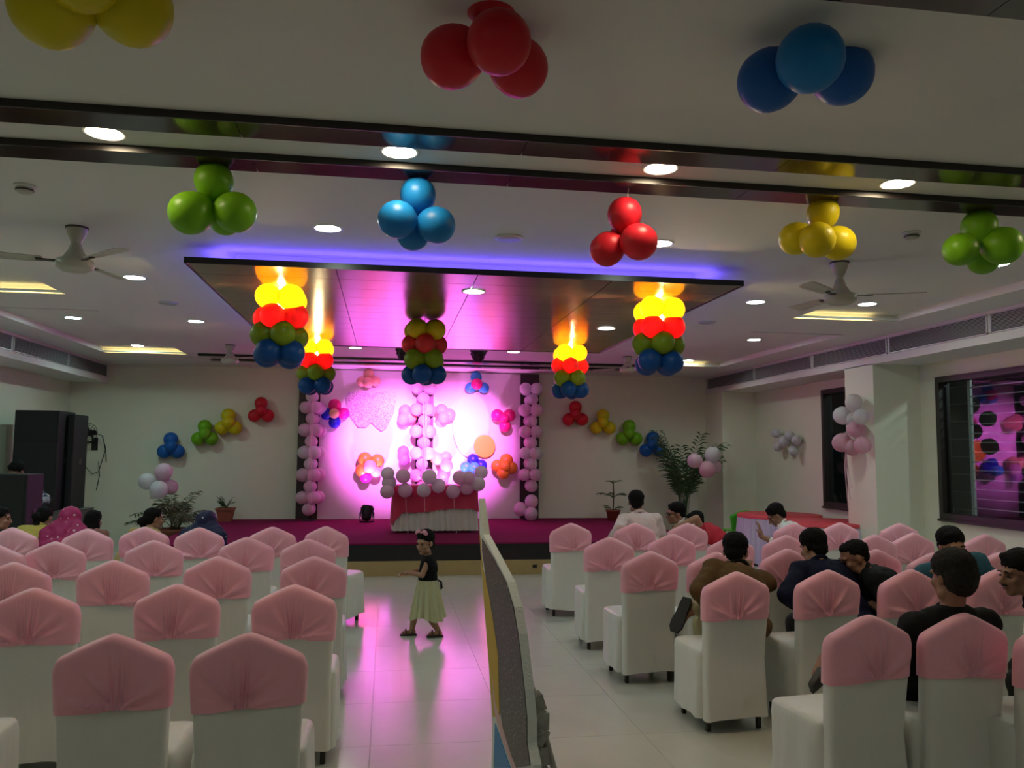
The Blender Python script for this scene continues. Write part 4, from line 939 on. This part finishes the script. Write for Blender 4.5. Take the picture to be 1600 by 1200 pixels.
def person(label, px, py, Y, rz, shirt, hair='full', skin='skin', trousers='dark_trousers', name='person', lean_dir=0, head=(0, -8, 0), arms=None, legs=None, s=1.0, face=False, sleeve=1.0, extra=None, sitz=.555, hairmat='hair', group='seated guests', spine=.47, collar=True, glasses=False, moustache=False, wide=1.0, seat=None, hs=1.0):
    nk = .185 * s; pel = V((0, 0, sitz)); ld = R_(lean_dir)
    for it in range(6 if seat else 1):
        HW = PY(px, py, Y)
        c = (HW.z - sitz - nk * .97) / (spine * s); lean = math.acos(max(.5, min(1, c)))
        sp = V((-math.sin(ld) * math.sin(lean), math.cos(ld) * math.sin(lean), math.cos(lean)))
        neck = pel + sp * spine * s
        fwd = V((0, 1, 0)); fwd = (fwd - sp * fwd.dot(sp)).normalized()
        if seat: Y = seat + (Matrix.Rotation(rz, 3, 'Z') @ (neck + sp * nk * .45 + fwd * .035 * s)).y
    rt = fwd.cross(sp).normalized(); Q = Matrix((rt, fwd, sp)).transposed().to_4x4()
    Hd = Matrix.Rotation(R_(head[0]), 4, 'Z') @ Matrix.Rotation(R_(head[1]), 4, 'X') @ Matrix.Rotation(R_(head[2]), 4, 'Y')
    hc = neck + sp * nk * .45 + V((0, 0, nk * .55)) + fwd * .035 * s
    rot = Matrix.Rotation(rz, 3, 'Z'); w0 = rot @ hc; loc = V((HW.x - w0.x, HW.y - w0.y, 0))
    t = thing(name, label, 'person', loc, rz, group)
    inv = rot.inverted()
    def tl(p): return inv @ (V(p) - loc)
    H = Matrix.Translation(hc) @ Hd
    tor = [('e', pel + sp * .30 * s, (.168 * s * wide, .112 * s, .19 * s), Q), ('e', pel + sp * .12 * s, (.155 * s * wide, .118 * s, .16 * s), Q)]
    sh = [neck + rt * k * .175 * s * wide - sp * .035 * s - fwd * .01 for k in (-1, 1)]
    tor += [('c', sh[0], sh[1], .062 * s, .062 * s), ('c', neck + sp * .02, sh[0] + (neck - sh[0]) * .25, .055 * s, .052 * s), ('c', neck + sp * .02, sh[1] + (neck - sh[1]) * .25, .055 * s, .052 * s), ('e', pel + sp * .36 * s - fwd * .03 * s, (.15 * s * wide, .09 * s, .12 * s), Q)]
    skinp = list(tor) + head_pieces(H, s * hs) + [('c', neck - sp * .02, hc - V((0, 0, .04 * s)) - fwd * .02 * s, .056 * s, .052 * s)]
    inflate = .013 * s; shp = []
    for p in tor:
        if p[0] == 'e': shp.append(('e', p[1], tuple(r + inflate for r in p[2]), p[3]))
        else: shp.append(('c', p[1], p[2], p[3] + inflate * (.6 if p[3] < .056 * s else 1), p[4] + inflate * (.6 if p[3] < .056 * s else 1)))
    shp.append(('e', pel + V((0, 0, .015)), (.178 * s * wide, .142 * s, .095 * s)))
    arms = arms or {}
    for k, sx in ((0, -1), (1, 1)):
        a = arms.get('L' if sx < 0 else 'R', {}); tgt = tl(a['w']) if 'w' in a else V(a.get('l', (sx * .10, .34 * s, .64 * s)))
        el, wr = ik(sh[k], tgt, .285 * s, .255 * s, V(a.get('pole', (sx * .7, -.5, -.6))))
        skinp += [('c', sh[k], el, .050 * s, .042 * s), ('c', el, wr, .041 * s, .027 * s)]
        hand(skinp, wr, V(a.get('hd', (wr - el))), V(a.get('pn', (0, .2, -1))), s, a.get('curl', .5), -sx)
        shp += [('c', sh[k], sh[k].lerp(el, min(1, sleeve)), .052 * s + inflate, .045 * s + inflate)]
        if sleeve > 1: shp += [('c', el, el.lerp(wr, sleeve - 1), .045 * s + inflate, .034 * s + inflate * .8)]
    legs = legs or {}; trp = [('e', pel + V((0, .0, -.0)), (.165 * s * wide, .125 * s, .085 * s)), ('c', pel + V((-.09 * s, .02, -.01)), pel + V((.09 * s, .02, -.01)), .085 * s, .085 * s)]; feet = []
    for sx in (-1, 1):
        g = legs.get('L' if sx < 0 else 'R', {}); hip = pel + V((sx * .09 * s, .02, -.005)); tgt = tl(g['w']) if 'w' in g else V(g.get('l', (sx * .13 * s, .40 * s, .085)))
        kn, an = ik(hip, tgt, .42 * s, .41 * s, V(g.get('pole', (sx * .15, .6, .8))))
        skinp += [('c', hip, kn, .080 * s, .056 * s), ('c', kn, kn.lerp(an, .35), .054 * s, .054 * s), ('c', kn.lerp(an, .35), an, .054 * s, .034 * s)]
        trp += [('c', hip, kn, .084 * s, .066 * s), ('c', kn, kn.lerp(an, g.get('cuff', .93)), .066 * s, .052 * s)]
        fd = V(g.get('fd', (sx * .15, 1, -.12 if an.z > .12 else 0))).normalized(); feet.append((an, fd, V(g.get('up', (0, 0, 1)))))
        skinp += [('c', an, an + fd * .10 * s - (fd.cross(V(g.get('up', (0, 0, 1)))).normalized().cross(fd)) * .028 * s, .034 * s, .026 * s)]
    vox('body', skinp, .0085 if s > .8 else .0065, M[skin], t, 2)
    vox('shirt', shp, .012, shirt, t, 5, .010 * s, .09, int(px))
    if trousers: vox('trousers', trp, .014, M[trousers], t, 4, .010, .11, int(py))
    if hair: vox('hair', hair_pieces(H, s * hs, hair), .008, M[hairmat], t, 2, .007, .018, int(px))
    for an, fd, up in feet:
        rt_ = fd.cross(up).normalized(); up_ = rt_.cross(fd).normalized(); q = Matrix((rt_, fd, up_)).transposed().to_4x4(); b = an - up_ * .045 * s
        bm = bmesh.new(); mx_ = Matrix.Translation(b) @ q; prof = [(-.075, .030), (-.03, .036), (.04, .036), (.10, .046), (.15, .044), (.185, .026)]
        L = [[mx_ @ V((x * s, y * s, z * s)) for y, hw in prof for x in ((-hw,) if 0 else (-hw,))] for z in (0,)]
        def ring(z, k): return [mx_ @ V((hw * k * s, y * s, z * s)) for y, hw in prof] + [mx_ @ V((-hw * k * s, y * s, z * s)) for y, hw in prof[::-1]]
        loft(bm, [ring(-.035, 1.0), ring(-.018, 1.02)], True, True); sole = from_bm('sole', bm)
        bm = bmesh.new(); R2 = ring(-.018, 1.0); top = [mx_ @ V((hw * .55 * s, y * .92 * s, (.062 if y < .0 else .055 - .22 * y) * s)) for y, hw in prof] + [mx_ @ V((-hw * .55 * s, y * .92 * s, (.062 if y < .0 else .055 - .22 * y) * s)) for y, hw in prof[::-1]]
        md = [a.lerp(b_, .55) + (a - b_) * .12 for a, b_ in zip(R2, top)]
        loft(bm, [R2, md, top], True, True); so = link('shoe', from_bm('shoe', bm, True), M['shoe'], t); link('sole', sole, M['sole'], so)
    if face:
        for sx in (-1, 1):
            bm = bmesh.new(); ell_bm(bm, H @ (V((sx * .031, .0835, -.002)) * s), (.0135 * s, .007 * s, .0065 * s), H.to_3x3().to_4x4(), 12); link('eye', from_bm('eye', bm, True), M['eye'], t)
            bm = bmesh.new(); tube(bm, [H @ (V((sx * a, .094 - .25 * abs(a - .03), .021 + b)) * s) for a, b in ((.014, .0), (.03, .004), (.05, -.002))], [.0035 * s, .0042 * s, .002 * s], 6); link('eyebrow', from_bm('eyebrow', bm, True), M['hair'], t)
        bm = bmesh.new(); ell_bm(bm, H @ (V((0, .089, -.067)) * s), (.022 * s, .008 * s, .0085 * s), H.to_3x3().to_4x4(), 14); link('lips', from_bm('lips', bm, True), M['lip'], t)
        if moustache: bm = bmesh.new(); ell_bm(bm, H @ (V((0, .092, -.051)) * s), (.026 * s, .008 * s, .0055 * s), H.to_3x3().to_4x4(), 14); link('moustache', from_bm('moustache', bm, True), M['hair'], t)
    if glasses:
        bm = bmesh.new()
        for sx in (-1, 1):
            tube(bm, [H @ (V((sx * .032 + .022 * math.cos(a), .098, -.001 + .018 * math.sin(a))) * s) for a in [2 * PI * k / 14 for k in range(15)]], .0025, 5, False); tube(bm, [H @ (V((sx * .054, .097, .003))), H @ (V((sx * .08, .0, .008)))], .0025, 5)
        tube(bm, [H @ V((-.011, .1, .002)), H @ V((.011, .1, .002))], .0025, 5); link('glasses', from_bm('glasses', bm, True), M['eye'], t)
    if collar:
        bm = bmesh.new(); cc = neck + sp * .035 * s; tube(bm, [cc + (rt * math.cos(a) * .068 + fwd * math.sin(a) * .068) * s - sp * .014 * s * math.sin(a) for a in [2 * PI * k / 20 for k in range(21)]], .015 * s, 8, False); link('collar', from_bm('collar', bm, True), collar if not isinstance(collar, bool) else shirt, t)
    return t, dict(H=H, hc=hc, neck=neck, sh=sh, sp=sp, fwd=fwd, rt=rt, pel=pel, Q=Q)
for n_, c_ in (('dark_trousers', (.02, .02, .024)), ('black_trousers', (.008, .008, .009)), ('khaki_trousers', (.42, .36, .20)), ('gold_skirt', (.30, .20, .08)), ('maroon_skirt', (.16, .02, .04))): M[n_] = mat(n_, c_, .8, noise_amt=.1)
cl = lambda n_, c_, r=.8: mat(n_, c_, r, noise_amt=.06, noise_scale=30, spec=.2)
MEN = 'guests seated right of the aisle'; WOM = 'women seated left of the aisle'
S = {k: cl(k + '_fabric', v) for k, v in dict(palepink=(.70, .56, .55), cream=(.72, .62, .58), red=(.50, .025, .045), whiteshirt=(.74, .75, .72), brown=(.115, .062, .022), navy=(.006, .007, .028), blackshirt=(.005, .005, .006), teal=(.045, .14, .20), charcoal=(.008, .008, .008), orange=(.60, .20, .02), yellow=(.55, .42, .10), magenta=(.42, .03, .13), rose=(.30, .13, .11), gold=(.46, .32, .13), navyveil=(.014, .012, .07), blackveil=(.01, .01, .03)).items()}
D = R_
person('man in a pale pink shirt with dark hair seen from behind, second chair column', 994, 782, 8.75, D(8), S['palepink'], 'full', head=(-22, -4, 0), sleeve=1.9, arms={'L': {'l': (-.42, .12, .70)}}, group=MEN, wide=1.12)
person('man in glasses and cream shirt in profile, turned left beside the palm', 1056, 796, 8.85, D(62), S['cream'], 'full', head=(26, -3, 0), face=True, glasses=True, group=MEN)
tP3, i3 = person('man in a red polo leaning left with his arm over a chair back', 1086, 806, 8.75, D(62), S['red'], 'crop', 'skin2', lean_dir=8, head=(32, -24, -14), sleeve=.55, face=True, arms={'L': {'w': PY(1056, 824, 8.42), 'pole': (-.3, .2, .3), 'hd': (0, .6, -.8), 'pn': (0, -.8, -.6), 'curl': .7}}, group=MEN)
person('man in a white shirt with his head bowed before the red round tables', 1213, 798, 8.7, D(52), S['whiteshirt'], 'full', head=(18, -34, 0), sleeve=1.5, face=True, arms={'L': {'w': PY(1189, 838, 8.45), 'hd': (0, .15, 1), 'pn': (0, 1, 0), 'curl': .3}}, group=MEN)
c5 = PZ(1150, 893, CH)
person('man in a brown jacket seen from behind, ankle crossed over his knee', 1149, 851, c5.y + .4, D(-8), S['brown'], 'full', 'skin2', 'khaki_trousers', head=(-24, -14, 0), sleeve=1.9, wide=1.05, lean_dir=-12, seat=c5.y + .25, arms={'L': {'l': (-.15, .30, .64), 'pole': (-.5, -.6, -.8)}, 'R': {'l': (.12, .36, .82)}}, legs={'R': {'w': PY(1072, 958, c5.y + .62), 'pole': (.05, .9, .5), 'fd': (-.45, -.45, -.75), 'up': (.5, .6, .4), 'cuff': .8}}, group=MEN, collar=S['charcoal'])
c6 = PZ(1293, 890, CH)
person('young man in a navy sweater seen from behind, bare neck', 1270, 845, c6.y + .36, D(4), S['navy'], 'full', 'skin2', 'black_trousers', head=(14, -16, 0), sleeve=1.9, wide=1.05, seat=c6.y + .25, arms={'L': {'l': (-.18, .24, .60), 'pole': (-.5, -.5, -.8)}}, group=MEN)
person('man in a black polo in profile looking down to the left', 1334, 858, c6.y + .5, D(60), S['blackshirt'], 'crop', trousers='black_trousers', head=(22, -22, 0), face=True, sleeve=.7, wide=1.1, seat=c6.y + .30, group=MEN)
person('man in a teal shirt turned round to face the camera', 1487, 845, 5.15, D(158), S['teal'], 'full', 'skin2', head=(12, -8, 6), face=True, moustache=True, lean_dir=-18, group=MEN, sleeve=.6)
c9 = PZ(1505, 957, CH)
person('older man in a black jacket with greying hair seen from behind', 1487, 905, c9.y + .34, D(6), S['charcoal'], 'thick', 'skin', 'black_trousers', head=(6, -6, 0), hairmat='greyhair', sleeve=1.9, wide=1.15, seat=c9.y + .36, lean_dir=180, spine=.44, sitz=.51, hs=1.02, arms={'L': {'l': (-.24, .16, .58), 'pole': (-.6, -.5, -.7)}}, legs={'R': {'w': PY(1288, 1030, c9.y + .7), 'pole': (.05, .9, .4), 'fd': (-.8, -.15, -.45), 'up': (.4, .4, .6), 'cuff': .62}}, group=MEN)
person('man in a black shirt in profile at the right frame edge', 1592, 884, c9.y + .6, D(48), S['blackshirt'], 'full', trousers='black_trousers', head=(36, -6, 0), face=True, moustache=True, sleeve=1.7, wide=1.1, seat=c9.y + .32, arms={'L': {'l': (-.12, .22, .58), 'pole': (-.5, -.5, -.8)}}, group=MEN)
# women on the left
cw = lambda x, y: PZ(x, y, CH).y + .22
def veil(t, I, m, s=1.0):
    H = I['H']; e = lambda c, r: ('e', H @ V(c), r, H.to_3x3().to_4x4())
    P = [e((0, -.03, .035), (.098, .110, .100)), e((0, -.05, -.05), (.092, .085, .12)), ('c', I['hc'] + V((0, -.06, -.06)), I['neck'] - I['sp'] * .05 - I['fwd'] * .05, .085, .11), ('c', I['hc'] + V((0, -.04, -.02)), I['sh'][0] - I['fwd'] * .02, .095, .085), ('c', I['hc'] + V((0, -.04, -.02)), I['sh'][1] - I['fwd'] * .02, .095, .085), ('e', I['neck'] - I['sp'] * .10 - I['fwd'] * .02, (.215, .12, .12), I['Q']), ('e', I['neck'] - I['sp'] * .25 - I['fwd'] * .05, (.20, .11, .2), I['Q'])]
    return vox('veil', P, .012, m, t, 4, .014, .08, int(I['hc'].z * 100))
def dotted(name, c, d, sc, thr):
    m = mat(name, c, .6, spec=.3); nt = m.node_tree; b = nt.nodes['Principled BSDF']; tc = nt.nodes.new('ShaderNodeTexCoord'); vo = nt.nodes.new('ShaderNodeTexVoronoi'); vo.inputs['Scale'].default_value = sc; vo.inputs['Randomness'].default_value = .7
    nt.links.new(tc.outputs['Object'], vo.inputs['Vector']); cr = nt.nodes.new('ShaderNodeValToRGB'); cr.color_ramp.elements[0].position = thr; cr.color_ramp.elements[0].color = (*d, 1); cr.color_ramp.elements[1].position = thr + .04; cr.color_ramp.elements[1].color = (*c, 1)
    nt.links.new(vo.outputs['Distance'], cr.inputs[0]); nt.links.new(cr.outputs[0], b.inputs['Base Color']); return m
person('woman in orange clothing in profile at the left frame edge', 1, 806, 8.1, D(-62), S['orange'], 'bun', 'skin2', 'maroon_skirt', head=(-20, -4, 0), face=True, sleeve=.6, seat=cw(20, 824), group=WOM, s=.88, sitz=.53)
person('woman in a yellow blouse with her dark head bent forward', 70, 803, 8.7, D(-20), S['yellow'], 'bun', 'skin', 'gold_skirt', head=(0, -22, 0), sleeve=.6, seat=cw(80, 815), group=WOM, s=.88, sitz=.53)
t, I = person('woman wearing a magenta veil with pale dots over her head', 112, 808, 7.75, D(-8), S['magenta'], None, 'skin', 'maroon_skirt', head=(-10, -10, 0), seat=cw(137, 826), group=WOM, s=.88, sitz=.53, collar=False); veil(t, I, dotted('magenta_dotted_veil', (.36, .02, .11), (.75, .55, .6), 17, .16))
person('woman with long loose dark hair right of the magenta veil', 147, 808, 8.3, D(-12), S['rose'], 'long', 'skin', 'maroon_skirt', head=(-6, -4, 0), sleeve=.6, seat=cw(150, 820), group=WOM, s=.88, sitz=.53, collar=False)
person('woman in a gold blouse with tied hair looking to the right', 241, 806, 8.15, D(-38), S['gold'], 'bun', 'skin2', 'gold_skirt', head=(-22, -4, 0), face=True, sleeve=.6, seat=cw(226, 823), group=WOM, s=.88, sitz=.53, collar=False)
t, I = person('woman wearing a dark navy veil with bright sequins', 325, 812, 8.1, D(-10), S['navyveil'], None, 'skin', 'dark_trousers', head=(-14, -8, 0), seat=cw(312, 824), group=WOM, s=.88, sitz=.53, collar=False); veil(t, I, dotted('navy_dotted_veil', (.012, .012, .055), (.5, .5, .6), 9, .05))
for c_, r_ in (((.03, -.135, .05), .009), ((-.06, -.11, .03), .008)):
    bm = bmesh.new(); ell_bm(bm, I['H'] @ V(c_), (r_, r_, r_)); link('sequin', from_bm('sequin', bm, True), M['white'], t)
# sound operator with a chequered sleeve
pl = mat('chequered_shirt', (.05, .055, .08), .8); nt = pl.node_tree; b_ = nt.nodes['Principled BSDF']; tc0 = nt.nodes.new('ShaderNodeTexCoord'); ck = nt.nodes.new('ShaderNodeTexChecker'); ck.inputs['Scale'].default_value = 14; ck.inputs[1].default_value = (.02, .022, .04, 1); ck.inputs[2].default_value = (.32, .34, .42, 1); nt.links.new(tc0.outputs['Object'], ck.inputs[0]); nt.links.new(ck.outputs[0], b_.inputs['Base Color'])
person('sound operator in a chequered shirt behind the black monitor speaker', 27, 724, 11.2, D(165), pl, 'full', 'skin', sitz=.72, head=(0, -26, 0), face=True, sleeve=1.5, group=None, wide=1.15, arms={'L': {'l': (-.34, .28, .95), 'pole': (-1, -.1, -.3)}}, legs={'L': {'l': (-.11, .05, .09), 'pole': (0, 1, .2)}, 'R': {'l': (.11, .05, .09), 'pole': (0, 1, .2)}})
st = thing('stool', 'black stool under the sound operator', 'stool', (0, 0, 0))
op_ = [o for o in bpy.data.objects if o.get('label', '').startswith('sound operator')][0]; st.location = op_.location
lathe_obj('seat', [(0, .62), (.16, .62), (.17, .63), (.17, .645), (.16, .65), (0, .65)], M['black'], st, 20)
for q in range(4): tube_obj('leg', [(.11 * math.cos(q * PI / 2 + .78), .11 * math.sin(q * PI / 2 + .78), .62), (.18 * math.cos(q * PI / 2 + .78), .18 * math.sin(q * PI / 2 + .78), 0)], .012, M['leg'], st, 6)
# little girl walking across the aisle
gp_ = PZ(667, 994, 0); t = thing('little_girl', 'toddler girl in black top and cream skirt walking left across the aisle', 'person', gp_, D(90))
s = .62
hc = V((.0, .03, .835)); H = Matrix.Translation(hc) @ Matrix.Rotation(D(48), 4, 'Z') @ Matrix.Rotation(D(-6), 4, 'X'); hs = .90
sk = head_pieces(H, hs) + [('c', (0, .0, .70), (0, .02, .80), .034, .036), ('e', (0, -.005, .60), (.085, .072, .13)), ('e', (0, -.0, .47), (.075, .066, .08)), ('c', (-.07, 0, .685), (.07, 0, .685), .035, .035)]
for sx, hip, an, fd in ((-1, (-.045, .01, .42), (-.05, -.10, .055), (0, 1, 0)), (1, (.045, .01, .42), (.05, .135, .05), (0, 1, .05))):
    kn, an = ik(hip, an, .20, .195, (0, 1, .1)); sk += [('c', hip, kn, .05, .038), ('c', kn, kn.lerp(an, .35), .036, .036), ('c', kn.lerp(an, .35), an, .036, .024), ('c', an + V((0, -.015, -.02)), an + V(fd) * .075 + V((0, 0, -.028)), .022, .018)]
    mx_ = Matrix.Translation(an + V((0, 0, -.032))); bm = bmesh.new(); ring = lambda z, k: [mx_ @ V((x * k, y, z)) for x, y in ((-.02, -.045), (-.026, 0), (-.031, .06), (-.022, .105), (.022, .105), (.031, .06), (.026, 0), (.02, -.045))]
    loft(bm, [ring(-.018, 1), ring(-.004, 1.03)], True, True); so = link('sandal', from_bm('sandal', bm), M['shoe'], t)
    bm = bmesh.new(); tube(bm, [mx_ @ V((.034 * math.cos(a), .055, .003 + .034 * math.sin(a))) for a in [PI * k / 10 for k in range(11)]], .008, 6); tube(bm, [mx_ @ V((.03 * math.cos(a), -.005, .0 + .05 * math.sin(a))) for a in [PI * k / 10 for k in range(11)]], .006, 6); link('strap', from_bm('strap', bm, True), mat('brown_strap', (.12, .05, .03), .5), so)
for sx, tg, pl_ in ((-1, (-.05, .17, .575), (-.6, -1, -.3)), (1, (.03, .20, .56), (.6, -1, -.3))):
    shd = V((sx * .085, 0, .69)); el, wr = ik(shd, tg, .145, .13, pl_); sk += [('c', shd, el, .030, .024), ('c', el, wr, .024, .017)]; hand(sk, wr, wr - el, (0, 0, -1), .55, .5, -sx)
vox('body', sk, .0055, M['skin2'], t, 2)
vox('top', [('e', (0, -.005, .60), (.098, .085, .135)), ('e', (0, 0, .53), (.098, .088, .07)), ('c', (-.075, 0, .685), (.075, 0, .685), .042, .042), ('c', (-.085, 0, .69), (-.10, -.03, .64), .042, .038), ('c', (.085, 0, .69), (.10, -.03, .64), .042, .038)], .008, S['blackshirt'], t, 4, .006, .05, 3)
bm = bmesh.new(); loops = []
for z, r_, am in ((.165, .155, .018), (.26, .138, .014), (.36, .118, .010), (.44, .104, .005), (.505, .094, .002)): loops.append([((r_ + am * math.sin(13 * a) + am * .5 * math.sin(29 * a)) * 1.06 * math.cos(a), (r_ + am * math.sin(13 * a)) * math.sin(a) - .02 * (.5 - z), z + (.02 * math.sin(3 * a) if z < .2 else 0)) for a in [2 * PI * k / 150 for k in range(150)]])
loft(bm, loops, False, False); link('skirt', from_bm('skirt', bm, True), mat('cream_tulle', (.66, .66, .40), .8, sheen=.3, trans=.3), t)
vox('hair', hair_pieces(H, hs, 'full'), .006, M['hair'], t, 2, .005, .015, 5)
for sx in (-1, 1):
    bm = bmesh.new(); ell_bm(bm, H @ (V((sx * .031, .0835, -.002)) * hs), (.0125 * hs, .007 * hs, .0075 * hs), H.to_3x3().to_4x4(), 12); link('eye', from_bm('eye', bm, True), M['eye'], t)
bm = bmesh.new(); ell_bm(bm, H @ (V((0, .089, -.067)) * hs), (.018 * hs, .008 * hs, .008 * hs), H.to_3x3().to_4x4(), 14); link('lips', from_bm('lips', bm, True), M['lip'], t)
bw_ = mat('pink_hair_bow', (.70, .28, .36), .5)
for c_, rot_ in (((.045, .05, .115), .5), ((-.045, .05, .115), -.5), ((.0, .05, .112), 0)):
    bm = bmesh.new(); ell_bm(bm, H @ (V(c_) * hs), (.034 if rot_ else .014, .016, .022 if rot_ else .014), H.to_3x3().to_4x4() @ Matrix.Rotation(rot_, 4, 'Y')); link('hair_bow', from_bm('hair_bow', bm, True), bw_, t)
bm = bmesh.new(); tube(bm, [(-.03, -.085, .50), (-.05, -.12, .49), (-.02, -.13, .43)], .007, 6); tube(bm, [(.03, -.085, .50), (.04, -.12, .48), (.03, -.125, .41)], .007, 6); link('waist_tie', from_bm('waist_tie', bm, True), S['blackshirt'], t)
